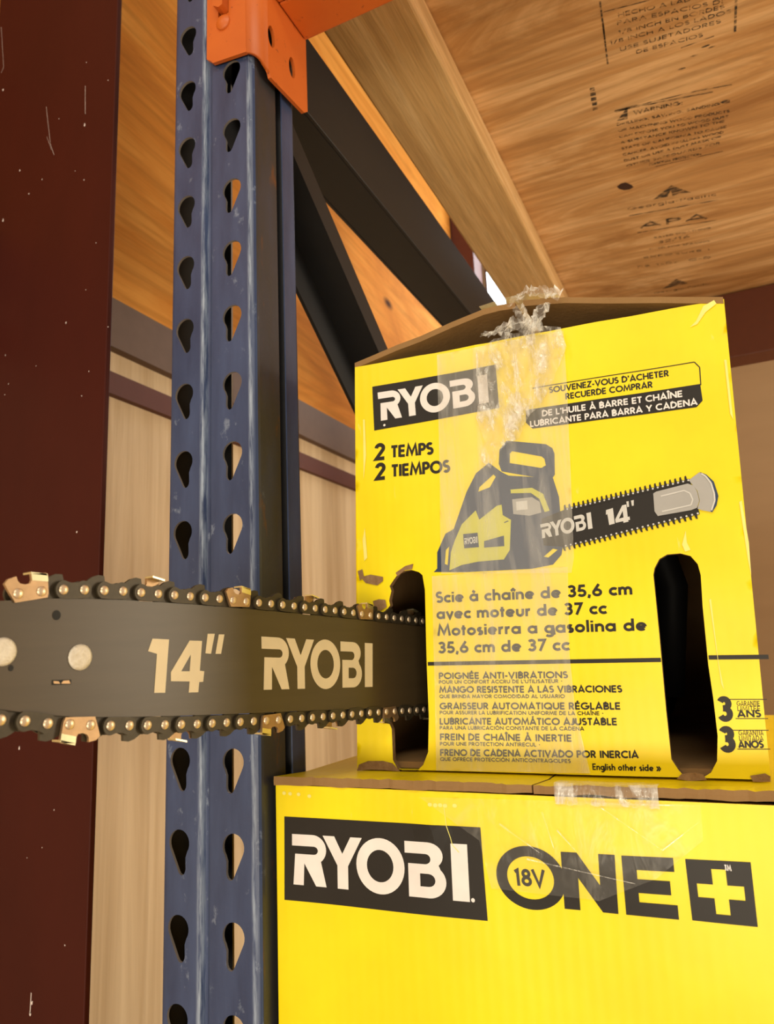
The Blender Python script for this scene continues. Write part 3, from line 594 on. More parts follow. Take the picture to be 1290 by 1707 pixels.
slotL = [(0.13326, 0.12037), (0.13440, 0.11059), (0.13320, 0.07928), (0.13255, 0.05866), (0.13194, 0.02851), (0.13020, 0.00606), (0.12640, -0.00179), (0.12153, -0.00598), (0.10913, -0.00631), (0.10515, 0.00074), (0.10525, 0.02053), (0.10327, 0.02515), (0.09639, 0.03020), (0.09493, 0.05781), (0.09920, 0.09148), (0.10503, 0.09888), (0.10790, 0.10195), (0.10738, 0.10526), (0.10974, 0.11165), (0.10881, 0.11501), (0.11239, 0.11926), (0.11575, 0.12310), (0.11987, 0.12439), (0.12525, 0.12474), (0.13089, 0.12261)]
slotR = slotR[::-1]; slotL = slotL[::-1]
outl = [BLc, BRc, TRc] + [(TRc[0] + (TLc[0] - TRc[0]) * t, TRc[1] + (TLc[1] - TRc[1]) * t + .0007 * noise.noise(Vector((t * 30, 3, 1)))) for t in [i / 24 for i in range(1, 24)]] + [TLc]
q = MB(); V, F = fill(outl, [slotL, slotR], .006); q.tris((V, F), UF(0), 0, True); q.tris((V, [f[::-1] for f in F]), UF(-.0045), 1)
for lp, d, mi in ((outl, 1, 0), (slotL, -1, 1), (slotR, -1, 1)):
    n = len(lp); q.add([UF(0)(*p) for p in lp] + [UF(-.0045)(*p) for p in lp], [(i, i + n, (i + 1) % n + n, (i + 1) % n)[::1 if True else -1] for i in range(n)], mi)
up = q.build('front_panel', ub, ['yellow', 'torn'])
def wallq(name, a, b, y0, y1, t, mats):
    """panel swept in depth from the front line a-b (x, z), thickness vector t"""
    q = MB(); (ax, az), (bx, bz) = a, b; tx, tz = t
    q.hexa([(ax, y0, az), (bx, y0, bz), (bx, y1, bz), (ax, y1, az), (ax + tx, y0, az + tz), (bx + tx, y0, bz + tz), (bx + tx, y1, bz + tz), (ax + tx, y1, az + tz)])
    if len(mats) > 1: q.m[1] = 1
    return q.build(name, ub, mats)
yi = UYF + .0065
wallq('side_panel', BLc, TLc, yi, UYB, (.004, 0), ['yellow', 'card']); wallq('side_panel', BRc, TRc, yi, UYB, (-.004, 0), ['yellow', 'card'])
wallq('bottom_panel', (BLc[0] + .004, BLc[1]), (BRc[0] - .004, BRc[1]), yi, UYB - .004, (0, .004), ['card'])
q = MB(); q.slab([(BLc[0] + .004, BLc[1]), (BRc[0] - .004, BRc[1]), (TRc[0] - .004, TRc[1]), (TLc[0] + .004, TLc[1])], lambda u, v, w: (u, w, v), UYB - .004, UYB); q.build('back_panel', ub, ['card'])
def topflap(line_, seed):
    q = MB(); n = len(line_); m = 10; vs = []
    for j in range(m + 1):
        for i, (x, z) in enumerate(line_):
            y = UYF + .0005 + (UYB - UYF) * j / m; e = .0015 * noise.noise(Vector((x * 40, y * 12, seed))) if j else 0.0012 * noise.noise(Vector((x * 90, 0, seed)))
            vs += [(x, y, z + e), (x, y, z + e - .0042)]
    k = lambda i, j, s: 2 * (j * n + i) + s
    for j in range(m):
        for i in range(n - 1):
            q.add([vs[k(i, j, 0)], vs[k(i + 1, j, 0)], vs[k(i + 1, j + 1, 0)], vs[k(i, j + 1, 0)]], [(0, 1, 2, 3)], 0)
            q.add([vs[k(i, j, 1)], vs[k(i + 1, j, 1)], vs[k(i + 1, j + 1, 1)], vs[k(i, j + 1, 1)]], [(3, 2, 1, 0)], 1)
    for i in range(n - 1): q.add([vs[k(i, 0, 0)], vs[k(i, 0, 1)], vs[k(i + 1, 0, 1)], vs[k(i + 1, 0, 0)]], [(0, 1, 2, 3)], 1); q.add([vs[k(i, m, 0)], vs[k(i, m, 1)], vs[k(i + 1, m, 1)], vs[k(i + 1, m, 0)]], [(3, 2, 1, 0)], 1)
    for j in range(m):
        for i, d in ((0, 1), (n - 1, -1)): q.add([vs[k(i, j, 0)], vs[k(i, j + 1, 0)], vs[k(i, j + 1, 1)], vs[k(i, j, 1)]], [(0, 1, 2, 3)[::d]], 1)
    o = q.build('top_flap', ub, ['yellow', 'card'], merge=1e-6); o['label'] = 'sprung open top flap showing its bare brown underside'
topflap([(.0874, .2826), (.105, .2862), (.1225, .2890), (.1408, .2912), (.165, .2965), (.1885, .3001), (.200, .3003), (.2110, .2992)], 1.)
topflap([(.2165, .2998), (.230, .2975), (.2437, .2945), (.270, .2880), (.300, .2800), (.3190, .2748), (.3362, .2704)], 4.)

# print on the front
P1 = UF(.00022); P2 = UF(.00045); P3 = UF(.00068)
q = MB(); flat(q, [(0.10162, 0.26088), (0.19441, 0.25789), (0.19460, 0.22722), (0.10160, 0.22756)][::-1], P1, 0, (), .006); logo(q, [(0.10576, 0.25544), (0.18809, 0.25236), (0.18789, 0.23230), (0.10670, 0.23387)], P2, 1)
flat(q, arc(*[(0.10988, 0.23015)][0], .0009, .0009, 0, 360, 10)[:-1], P2, 1); q.build('logo_banner', up, ['ink', 'white'])
q = MB(); T = lambda t, a, b, h, w=.19, mi=0, fn=P1: lettering(q, t, a, b, h, fn, w, mi, up=(.035, 1))
for (t, h, w), a, b in zip((('2', .0122, .23), ('TEMPS', .0086, .24), ('2', .0122, .23), ('TIEMPOS', .0086, .24)), [(0.10109, 0.20528), (0.11389, 0.20549), (0.10091, 0.19074), (0.11367, 0.19152)], [(0.10916, 0.20491), (0.14574, 0.20305), (0.10894, 0.19046), (0.15715, 0.18858)]): T(t, a, b, h, w)
q.build('stroke_lettering', up, ['ink'])
q = MB(); cb = [(0.21254, 0.22218), (0.31766, 0.21894), (0.31775, 0.20841), (0.31406, 0.20500), (0.21582, 0.20887), (0.21184, 0.21366)]
flat(q, cb[::-1], P1, 0, (), .006)
ol = [(0.21345, 0.21871), (0.21808, 0.23601), (0.31602, 0.23334), (0.31855, 0.22936), (0.31790, 0.21813)]
for a, b in zip(ol[1:-1], ol[2:]): line(q, a, b, .0006, P1)
for (t, mi), a, b in zip((("SOUVENEZ-VOUS D'ACHETER", 0), ('RECUERDE COMPRAR', 0), ("DE L'HUILE À BARRE ET CHAÎNE", 1), ('LUBRICANTE PARA BARRA Y CADENA', 1)), [(0.22868, 0.23058), (0.23858, 0.22436), (0.22271, 0.21578), (0.21434, 0.21015)], [(0.30117, 0.22751), (0.29128, 0.22221), (0.30732, 0.21289), (0.31488, 0.20634)]): T(t, a, b, .0040, .22, mi, P1 if mi == 0 else P2)
q.build('reminder_callout', up, ['ink', 'white'])
q = MB()
for t, a, b in zip(('Scie à chaîne de 35,6 cm', 'avec moteur de 37 cc', 'Motosierra a gasolina de', '35,6 cm de 37 cc'), [(0.14180, 0.10127), (0.14158, 0.09062), (0.14134, 0.07966), (0.14107, 0.06841)], [(0.26671, 0.09767), (0.25085, 0.08737), (0.27253, 0.07631), (0.22688, 0.06683)]): T(t, a, b, .0072, .225)
q.build('product_description', up, ['ink'])
q = MB(); line(q, *[(0.13347, 0.06188), (0.27813, 0.05930)], .0024, P1); line(q, *[(0.30340, 0.05973), (0.33332, 0.05894)], .0024, P1)
for t, a, b in zip(('POIGNÉE ANTI-VIBRATIONS', 'MANGO RESISTENTE A LAS VIBRACIONES', 'GRAISSEUR AUTOMATIQUE RÉGLABLE', 'LUBRICANTE AUTOMÁTICO AJUSTABLE', 'FREIN DE CHAÎNE À INERTIE', 'FRENO DE CADENA ACTIVADO POR INERCIA'), [(0.14049, 0.05191), (0.14020, 0.04317), (0.13973, 0.03280), (0.13915, 0.02325), (0.13876, 0.01358), (0.13838, 0.00398)], [(0.22430, 0.05042), (0.25503, 0.04158), (0.25317, 0.03193), (0.25039, 0.02317), (0.22344, 0.01369), (0.26034, 0.00501)]): T(t, a, b, .0040, .235)
for t, a, b in zip(("POUR UN CONFORT ACCRU DE L'UTILISATEUR •", 'QUE BRINDA MAYOR COMODIDAD AL USUARIO', 'POUR ASSURER LA LUBRIFICATION UNIFORME DE LA CHAÎNE •', 'PARA UNA LUBRICACIÓN CONSTANTE DE LA CADENA', 'POUR UNE PROTECTION ANTIRECUL •', 'QUE OFRECE PROTECCIÓN ANTICONTRAGOLPES'), [(0.14030, 0.04887), (0.13999, 0.03977), (0.13954, 0.02961), (0.13896, 0.02012), (0.13856, 0.01025), (0.13819, 0.00086)], [(0.22081, 0.04767), (0.22145, 0.03878), (0.24333, 0.02876), (0.23124, 0.02007), (0.20410, 0.01053), (0.22163, 0.00156)]): T(t, a, b, .0022, .21)
T('English other side »', *[(0.23382, -0.00203), (0.27155, -0.00188)], .0036, .19)
q.build('feature_lettering', up, ['ink'])
q = MB(); T('3', *[(0.30464, 0.02529), (0.31170, 0.02528)], .0128, .245); T('3', *[(0.30375, 0.00913), (0.31092, 0.00924)], .0128, .27)
for t, h, w, a, b in zip(('GARANTIE', 'LIMITÉE', 'ANS', 'GARANTIA', 'LIMITADA', 'ANOS'), (.0027, .0027, .0038, .0027, .0027, .0038), (.11, .11, .24, .11, .11, .24), [(0.31447, 0.03321), (0.31443, 0.03051), (0.31402, 0.02718), (0.31344, 0.01772), (0.31339, 0.01490), (0.31263, 0.01114)], [(0.32593, 0.03310), (0.32588, 0.03043), (0.32577, 0.02730), (0.32571, 0.01780), (0.32536, 0.01502), (0.32488, 0.01131)]): T(t, a, b, h, w)
for a, b in zip([(0.31101, 0.03676), (0.31305, 0.02655), (0.30991, 0.02038), (0.31196, 0.01051)], [(0.32956, 0.03652), (0.32885, 0.02651), (0.32835, 0.02045), (0.32796, 0.01073)]): line(q, a, b, .0004, P1)
q.build('warranty_lettering', up, ['ink'])

# printed picture of the saw
q = MB()
Zm = lambda pts: pts
flat(q, [(0.14169, 0.12173), (0.14432, 0.12384), (0.14499, 0.13476), (0.15158, 0.14670), (0.15754, 0.14919), (0.16818, 0.17324), (0.17553, 0.18497), (0.18483, 0.19076), (0.19302, 0.18318), (0.19749, 0.18017), (0.22594, 0.17451), (0.22852, 0.16205), (0.22822, 0.13095), (0.22684, 0.12524), (0.22113, 0.11965), (0.20776, 0.11821), (0.16454, 0.11975)][::-1], P1, 0, [[(0.17727, 0.17517), (0.18741, 0.18243), (0.18887, 0.18064), (0.18441, 0.17418), (0.17624, 0.17215)], [(0.15122, 0.13571), (0.15367, 0.13781), (0.15189, 0.12550), (0.14997, 0.12645)], [(0.21575, 0.12514), (0.22201, 0.12967), (0.22483, 0.12865), (0.21861, 0.12427)]])
flat(q, [(0.19258, 0.19831), (0.19776, 0.20383), (0.22343, 0.19719), (0.22734, 0.19391), (0.22835, 0.19020), (0.22730, 0.17659), (0.22466, 0.17347), (0.19305, 0.18365), (0.19155, 0.18893)][::-1], P1, 0, [[(0.19942, 0.19482), (0.20109, 0.19614), (0.22006, 0.18952), (0.22171, 0.18771), (0.22223, 0.18332), (0.21912, 0.18209), (0.19892, 0.18843)]])
flat(q, [(0.15785, 0.14130), (0.16345, 0.15167), (0.17376, 0.15986), (0.17571, 0.15337), (0.18820, 0.16117), (0.19137, 0.16155), (0.19161, 0.15456), (0.19676, 0.15088), (0.19446, 0.13139), (0.19018, 0.12578), (0.17297, 0.12587), (0.16164, 0.12461), (0.15297, 0.12183), (0.15473, 0.13380)][::-1], P2, 1)
flat(q, [(0.19800, 0.17075), (0.21207, 0.17005), (0.21888, 0.16515), (0.22192, 0.15389), (0.21876, 0.15338), (0.21623, 0.16216), (0.21104, 0.16682), (0.19812, 0.16825)][::-1], P2, 1)
flat(q, [(0.19857, 0.16417), (0.21157, 0.16400), (0.21608, 0.16036), (0.21668, 0.15333), (0.20907, 0.15215), (0.19858, 0.15448)][::-1], P2, 2); flat(q, [(0.20105, 0.16231), (0.20838, 0.16212), (0.20821, 0.15635), (0.20090, 0.15650)][::-1], P3, 3)
for pl in ([(0.16399, 0.14502), (0.17399, 0.14486), (0.17427, 0.13525), (0.16416, 0.13550)], [(0.17802, 0.13886), (0.19136, 0.14111), (0.19115, 0.13430), (0.17771, 0.13460)]): flat(q, pl[::-1], P3, 0)
logo(q, [(0.16461, 0.14214), (0.17366, 0.14241), (0.17351, 0.13810), (0.16465, 0.13794)], UF(.0009), 3)
for pl in ([(0.19215, 0.15142), (0.19592, 0.15006), (0.19487, 0.14651), (0.19220, 0.14804)], [(0.19705, 0.14475), (0.20524, 0.14231), (0.20304, 0.12457), (0.19540, 0.12379)], [(0.17281, 0.16944), (0.19178, 0.16693), (0.19154, 0.16385), (0.17227, 0.16162)]): flat(q, pl[::-1], P2, 4)
# bar and chain
flat(q, [(0.21633, 0.14931), (0.23140, 0.15346), (0.28581, 0.15872), (0.30547, 0.16135), (0.30824, 0.14181), (0.28882, 0.13860), (0.22787, 0.13025), (0.21635, 0.13216)][::-1], P2, 5)
for (x0, z0), (x1, z1), sg in ((*[(0.23107, 0.15305), (0.30547, 0.16135)], 1), (*[(0.22789, 0.13054), (0.30824, 0.14181)], -1)):
    n = 26; L = math.hypot(x1 - x0, z1 - z0); tx, tz = (x1 - x0) / L, (z1 - z0) / L; nx, nz = -tz * sg, tx * sg
    pl = []
    for i in range(n + 1):
        for a, hgt in ((0, .0006), (.15, .0030), (.45, .0034), (.5, .0012), (.9, .0010)):
            s = (i + a) / n * L
            if s <= L: pl.append((x0 + tx * s + nx * hgt, z0 + tz * s + nz * hgt))
    pl = pl + [(x1 - nx * .001, z1 - nz * .001), (x0 - nx * .001, z0 - nz * .001)]
    flat(q, pl[::-1] if sg > 0 else pl, P3, 5)
    for i in range(n):
        s = (i + .7) / n * L; flat(q, arc(x0 + tx * s + nx * .0003, z0 + tz * s + nz * .0003, .0006, .0006, 0, 360, 8)[:-1], UF(.0009), 3)
logo(q, [(0.21528, 0.14569), (0.24708, 0.14989), (0.24722, 0.13968), (0.21556, 0.13670)], P3, 3)
for pl, ho in (([(0.25630, 0.14992), (0.26051, 0.15070), (0.26064, 0.14103), (0.25730, 0.14055), (0.25687, 0.14738), (0.25601, 0.14705)], []), ([(0.26607, 0.15158), (0.26854, 0.15185), (0.26855, 0.14410), (0.26964, 0.14426), (0.26970, 0.14225), (0.26861, 0.14210), (0.26879, 0.14122), (0.26579, 0.14086), (0.26562, 0.14188), (0.26122, 0.14139), (0.26116, 0.14355)], [[(0.26599, 0.14814), (0.26612, 0.14411), (0.26336, 0.14372)]]), ([(0.26871, 0.15355), (0.27008, 0.15366), (0.26999, 0.15022), (0.26890, 0.15008)], []), ([(0.27144, 0.15377), (0.27308, 0.15399), (0.27272, 0.15060), (0.27163, 0.15045)], [])): flat(q, pl[::-1], P3, 3, [h[::-1] for h in ho])
flat(q, [(0.28450, 0.15634), (0.28630, 0.15723), (0.30400, 0.15959), (0.30697, 0.15792), (0.30844, 0.15423), (0.30903, 0.14861), (0.30732, 0.14468), (0.30407, 0.14371), (0.28561, 0.14248), (0.28411, 0.14548)][::-1], UF(.0011), 2)
ring = [(0.28858, 0.15409), (0.30165, 0.15571), (0.30459, 0.15364), (0.30565, 0.14974), (0.30442, 0.14671), (0.28821, 0.14483)]
for a, b in zip(ring[:-1], ring[1:]): line(q, a, b, .0008, UF(.0013), 3)
flat(q, [(0.30485, 0.16144), (0.31098, 0.16532), (0.31353, 0.16355), (0.31669, 0.15864), (0.31806, 0.15155), (0.31782, 0.14747), (0.31438, 0.14134), (0.30963, 0.14302), (0.30751, 0.14411), (0.30928, 0.14858), (0.30871, 0.15447)][::-1], UF(.0011), 2)
flat(q, [(0.31102, 0.16560), (0.31452, 0.16340), (0.31793, 0.15874), (0.31935, 0.15001), (0.31774, 0.14474), (0.31495, 0.14099), (0.31417, 0.14163), (0.31697, 0.14758), (0.31733, 0.15165), (0.31613, 0.15817), (0.31347, 0.16300)][::-1], UF(.0013), 4)
arcp = [(0.31188, 0.16435), (0.31393, 0.16265), (0.31638, 0.15813), (0.31733, 0.15165), (0.31709, 0.14756), (0.31472, 0.14211)]
for a, b in zip(arcp[:-1], arcp[1:]): line(q, a, b, .0009, UF(.0015), 3)
q.build('printed_saw_picture', up, ['navyink', 'lime', 'greyink', 'palegrey', 'navyink', 'ink'])

# torn spots and scuffs
q = MB()
for pl in ([(0.08392, 0.12752), (0.08777, 0.12846), (0.08895, 0.12287), (0.08555, 0.12062)], [(0.08612, 0.12310), (0.09418, 0.12411), (0.10428, 0.12158), (0.10414, 0.11869), (0.09941, 0.11616), (0.09018, 0.11856)], [(0.11397, 0.12366), (0.12094, 0.12758), (0.12724, 0.12866), (0.12616, 0.12506), (0.12078, 0.12472), (0.11519, 0.12108)], [(0.09523, 0.10570), (0.09990, 0.10661), (0.10490, 0.10584), (0.10558, 0.10088), (0.10045, 0.09876), (0.09594, 0.10070)],
           [(0.07901, -0.00633), (0.08053, -0.00245), (0.08741, 0.00000), (0.09855, 0.00023), (0.10505, -0.00115), (0.11043, -0.00627), (0.09828, -0.00546), (0.08583, -0.00539)], [(0.27934, -0.00566), (0.28214, -0.00304), (0.28908, -0.00190), (0.29323, -0.00304), (0.29472, -0.00582), (0.28606, -0.00672)], [(0.31642, -0.00301), (0.32380, -0.00158), (0.32618, -0.00304), (0.32582, -0.00577), (0.31748, -0.00604)]):
    q = MB(); flat(q, pl[::-1], UF(.0008), 0); tb = q.build('torn_patch', up, ['torn']); tb['label'] = 'brown torn patch where the print has peeled'
q = MB()
for pl in ([(0.32953, 0.14513), (0.33088, 0.14600), (0.33152, 0.12181), (0.33041, 0.10333), (0.32987, 0.11348)], [(0.33215, 0.23093), (0.33341, 0.23065), (0.33242, 0.19386), (0.33131, 0.19771)], [(0.29692, 0.12435), (0.29977, 0.13218), (0.29961, 0.12513), (0.30105, 0.12077), (0.29805, 0.12001)], [(0.30749, 0.09162), (0.30850, 0.09223), (0.30815, 0.05824), (0.30923, 0.04194), (0.30811, 0.04519)],
           [(0.31625, 0.25569), (0.31997, 0.25868), (0.32498, 0.26718), (0.33124, 0.26946), (0.33225, 0.26687), (0.32583, 0.26306), (0.32040, 0.25663)], [(0.09325, 0.23721), (0.09471, 0.23695), (0.09454, 0.20987), (0.09187, 0.19247)], [(0.08863, 0.14927), (0.09089, 0.15763), (0.09187, 0.13613), (0.08943, 0.13424)]):
    q = MB(); flat(q, pl[::-1], UF(.0007), 0); q.build('scuff_mark', up, ['scuff'])

# packing tape
q = MB(); V, F = fill([(0.15317, 0.27404), (0.24158, 0.27049), (0.24067, 0.23471), (0.23454, 0.12255), (0.23224, 0.11347), (0.14765, 0.11996)][::-1], (), .0045); q.tris((V, F), lambda u, v: (u, UYF + dU(u, v) - .0017 - .0006 * noise.noise(Vector((u * 60, v * 30, 4))), v), 0, True); q.build('packing_tape', up, ['tape'])
q = MB(); V, F = fill([(0.14071, 0.11894), (0.23039, 0.11735), (0.22668, 0.06469), (0.22735, 0.03299), (0.23262, -0.00373), (0.13578, -0.00488)][::-1], (), .0045); q.tris((V, F), lambda u, v: (u, UYF + dU(u, v) - .0018 - .0006 * noise.noise(Vector((u * 60, v * 30, 8))), v), 0, True); q.build('packing_tape', up, ['tape'])
q = MB(); V, F = fill([(0.18374, 0.26895), (0.20071, 0.27464), (0.22620, 0.27546), (0.24086, 0.27108), (0.24344, 0.25672), (0.23873, 0.24742), (0.23270, 0.23634), (0.22361, 0.22173), (0.21302, 0.21345), (0.20810, 0.20205), (0.19913, 0.20068), (0.18731, 0.18493), (0.18120, 0.19202), (0.18456, 0.20392), (0.17994, 0.22150), (0.18448, 0.23765), (0.18161, 0.25113)][::-1], (), .0022)
def crump(u, v):
    a = abs(noise.noise(Vector((u * 130 + v * 22, v * 34 - u * 20, 3)))); b = abs(noise.noise(Vector((u * 70, v * 90 + u * 60, 9)))); c = abs(noise.noise(Vector((u * 260, v * 210, 5))))
    return .0022 + .0048 * (1 - a) ** 2 * .8 + .0032 * b + .0020 * c
q.tris((V, F), lambda u, v: (u, UYF + dU(u, v) - crump(u, v), v), 0, False); q.build('crumpled_tape', up, ['crumple'])
q = MB()                                                            # ribbon of tape bunched over the open seam
def ribbon(pts, wid, tw, seed, n=30):
    vs = []
    for i in range(n + 1):
        t = i / n * (len(pts) - 1); k = min(int(t), len(pts) - 2); f = t - k; p = Vector(pts[k]).lerp(Vector(pts[k + 1]), f); a = tw * i / n + noise.noise(Vector((i * .35, seed, 0))) * 1.3
        for j in range(5):
            s = (j - 2) / 4 * wid; e = noise.noise(Vector((i * .8, j * .9, seed))) * .0035
            vs.append(p + Vector((s * math.cos(a), -abs(e) - .001, s * math.sin(a) + e)))
    q.add(vs, [(5 * i + j, 5 * i + 5 + j, 5 * i + 6 + j, 5 * i + 1 + j) for i in range(n) for j in range(4)], 0, False)
w3 = lambda xz, y=UYF - .004: (xz[0], y, xz[1])
R = [(0.21070, 0.29574), (0.21700, 0.30199), (0.22437, 0.30179), (0.23296, 0.29821), (0.24290, 0.29387), (0.21385, 0.29362), (0.21782, 0.28178), (0.22031, 0.27260), (0.23148, 0.29041), (0.22673, 0.28174), (0.22441, 0.27333), (0.19254, 0.27830), (0.19990, 0.28049), (0.21002, 0.27676), (0.20469, 0.28282), (0.21524, 0.28026), (0.22398, 0.27301)]
ribbon([w3(p) for p in R[0:5]], .009, .8, 1); ribbon([w3(p) for p in R[5:8]], .008, .9, 2); ribbon([w3(p) for p in R[8:11]], .010, .4, 3, 16); ribbon([w3(p) for p in R[11:14]], .013, .6, 4, 18); ribbon([w3(p) for p in R[14:17]], .012, .9, 5, 18)
q.build('tape_shred', ub, ['crumple'])
q = MB(); vs = []
for j in range(41):
    for x, z in ((.186, .3012), (.200, .3025), (.2135, .3030), (.228, .3000), (.240, .2968)): vs.append((x, UYF - .001 + .40 * j / 40, z + .0008 + .0009 * abs(noise.noise(Vector((x * 90, j * .5, 2))))))
q.add(vs, [(5 * j + i, 5 * j + 1 + i, 5 * j + 6 + i, 5 * j + 5 + i) for j in range(40) for i in range(4)], 0, True); q.build('seam_tape', ub, ['tape'])

# ================================================================ CHAINSAW
saw = empty('chainsaw', (.19, .26, -.0018)); tag(saw, 'chainsaw whose black guide bar and chain poke out of the upper carton at left', 'chainsaw')
D2 = Vector((.14404, .98957, 0)); NB = Vector((.98957, -.14404, 0)); PB = Vector((.069, -.1984, 0))
def BF(s, z, w=0.): return tuple(PB + D2 * s + NB * w + Vector((0, 0, z)))
top = [(-.004, .0957), (.006, .0966), (.0185, .0974), (.045, .0978), (.0804, .0972), (.120, .0960), (.1578, .0945), (.22, .0917), (.2934, .0884), (.345, .0865)]
bot = [(.345, .0310), (.288, .0330), (.22, .0369), (.1565, .0409), (.118, .0432), (.0812, .0456), (.05, .0479), (.0259, .0502), (.008, .0531), (-.004, .0556)]
nose = arc(-.0044, .0757, .0215, .0200, 268, 92, 18)
q = MB(); q.slab((top + bot + nose)[::-1], lambda u, v, w: BF(u, v, w), .0019, -.0019); gb = q.build('guide_bar', saw, ['bar'], bevel=.0003); gb['label'] = 'black guide bar with cream print'
q = MB(); f = lambda u, v: BF(u, v, .00205)
bq = lambda pts: pts
one = [(0.06311, 0.08096), (0.07250, 0.08048), (0.07076, 0.05657), (0.06458, 0.05698), (0.06576, 0.07410), (0.06085, 0.07541)]; four = [(0.08475, 0.07989), (0.09254, 0.07962), (0.09121, 0.06555), (0.09405, 0.06514), (0.09336, 0.06023), (0.09088, 0.06023), (0.09036, 0.05552), (0.08445, 0.05578), (0.08497, 0.06084), (0.07387, 0.06158), (0.07380, 0.06563)]; hole = [(0.08556, 0.07333), (0.08492, 0.06554), (0.07987, 0.06576)]
flat(q, one[::-1], f); flat(q, four[::-1], f, 0, [hole[::-1]])
for pl in ([(0.09606, 0.08303), (0.10077, 0.08302), (0.09828, 0.07330), (0.09468, 0.07367)], [(0.10340, 0.08272), (0.10721, 0.08271), (0.10494, 0.07313), (0.10119, 0.07323)]): flat(q, pl[::-1], f)
q.build('size_lettering', gb, ['barprint']); q = MB()
logo(q, [(0.13384, 0.08153), (0.23756, 0.07657), (0.23566, 0.04918), (0.13435, 0.05381)], f)
q.build('logo_lettering', gb, ['barprint'])
def disc(q, c, r, h, n=20, mi=0):
    rr = [(r, 0), (r, h * .45), (r * .82, h * .85), (r * .4, h)]
    q.add([BF(c[0] + a * math.cos(2 * math.pi * i / n), c[1] + a * math.sin(2 * math.pi * i / n), .0019 + w) for a, w in rr for i in range(n)] + [BF(c[0], c[1], .0019 + h)],
          [(k * n + i, k * n + (i + 1) % n, (k + 1) * n + (i + 1) % n, (k + 1) * n + i) for k in range(3) for i in range(n)] + [(3 * n + i, 3 * n + (i + 1) % n, 4 * n) for i in range(n)], mi, True)
q = MB(); disc(q, (.0272, .0737), .0053, .0010); q.build('nose_rivet', gb, ['nose'])
q = MB(); disc(q, (-.0050, .0766), .0053, .0010); q.build('nose_rivet', gb, ['nose'])
q = MB(); flat(q, arc(.0160, .0906, .0018, .0020, 0, 360, 14)[:-1], f, 0); flat(q, arc(-.0015, .0705, .0010, .0012, 0, 360, 10)[:-1], f, 0); flat(q, [(.0153, .0633), (.0236, .0631), (.0236, .0650), (.0153, .0652)], f, 0)
flat(q, [(.0160, .0638), (.0188, .0636), (.0180, .0646), (.0158, .0648)], lambda u, v: BF(u, v, .0022), 1); flat(q, [(.0192, .0636), (.0232, .0634), (.0226, .0647), (.0200, .0647)], lambda u, v: BF(u, v, .0022), 1); q.build('oil_hole', gb, ['black', 'cutter'])

def path_run(pts):
    L = [0]
    for a, b in zip(pts[:-1], pts[1:]): L.append(L[-1] + math.hypot(b[0] - a[0], b[1] - a[1]))
    def at(s):
        for i in range(len(L) - 1):
            if s <= L[i + 1] or i == len(L) - 2:
                t = (s - L[i]) / (L[i + 1] - L[i]); return (pts[i][0] + (pts[i + 1][0] - pts[i][0]) * t, pts[i][1] + (pts[i + 1][1] - pts[i][1]) * t)
    return at, L
rt = [(-.0005, .0985), (.010, .0999), (.0188, .1009), (.0286, .1013), (.0478, .1016), (.067, .1012), (.0859, .1008), (.105, .1003), (.1246, .0995), (.1436, .0990), (.1626, .0983), (.181, .0975), (.2, .0966), (.22, .0956), (.2365, .0946), (.29, .0922), (.345, .0900)]
rb = [(.345, .0275), (.29, .0302), (.2295, .0337), (.2016, .0348), (.1726, .0361), (.1457, .0375), (.1165, .0393), (.0884, .0411), (.0598, .0435), (.0413, .0452), (.0226, .0477), (.0144, .0488), (.0046, .0507)]
nz = arc(-.0044, .0755, .0256, .0238, 250, 98, 18)
pitch = .00946
runA = path_run(rt); runB = path_run(rb + nz)
def roundrect(x0, y0, x1, y1, r, n=5): return arc(x1 - r, y0 + r, r, r, -90, 0, n) + arc(x1 - r, y1 - r, r, r, 0, 90, n) + arc(x0 + r, y1 - r, r, r, 90, 180, n) + arc(x0 + r, y0 + r, r, r, 180, 270, n)
idf = lambda u, v, w: (u, v, w)
def rivets(q, sides, mi):
    for u in (-pitch / 2, pitch / 2):
        for sg in sides:
            n = 12; rr = [(.0021, .0), (.0020, .0004), (.0014, .0008), (.0001, .00095)]
            q.add([(u + a * math.cos(sg * 2 * math.pi * i / n), a * math.sin(sg * 2 * math.pi * i / n), sg * (.00255 + w)) for a, w in rr for i in range(n)], [(k * n + i, k * n + (i + 1) % n, (k + 1) * n + (i + 1) % n, (k + 1) * n + i) for k in range(3) for i in range(n)], mi, True)
waist = arc(.0042, 0, .0039, .0039, -60, 90, 8) + [(.0015, .0030), (-.0015, .0030)] + arc(-.0042, 0, .0039, .0039, 90, 240, 8) + [(-.0016, -.0036), (.0016, -.0036)]
def m_strap():
    q = MB()
    for a, b in ((.0025, .0012), (-.0012, -.0025)): q.slab(waist, idf, a, b, 0)
    rivets(q, (1, -1), 1); return q
cutp = [(-.0062, -.0034), (.0070, -.0026), (.0076, -.0010), (.0078, .0058), (.0072, .0072), (.0010, .0072), (.0011, .0048), (.0004, .0036), (-.0016, .0032), (-.0036, .0037), (-.0046, .0048), (-.0050, .0066), (-.0082, .0058), (-.0098, .0041), (-.0084, .0010)]
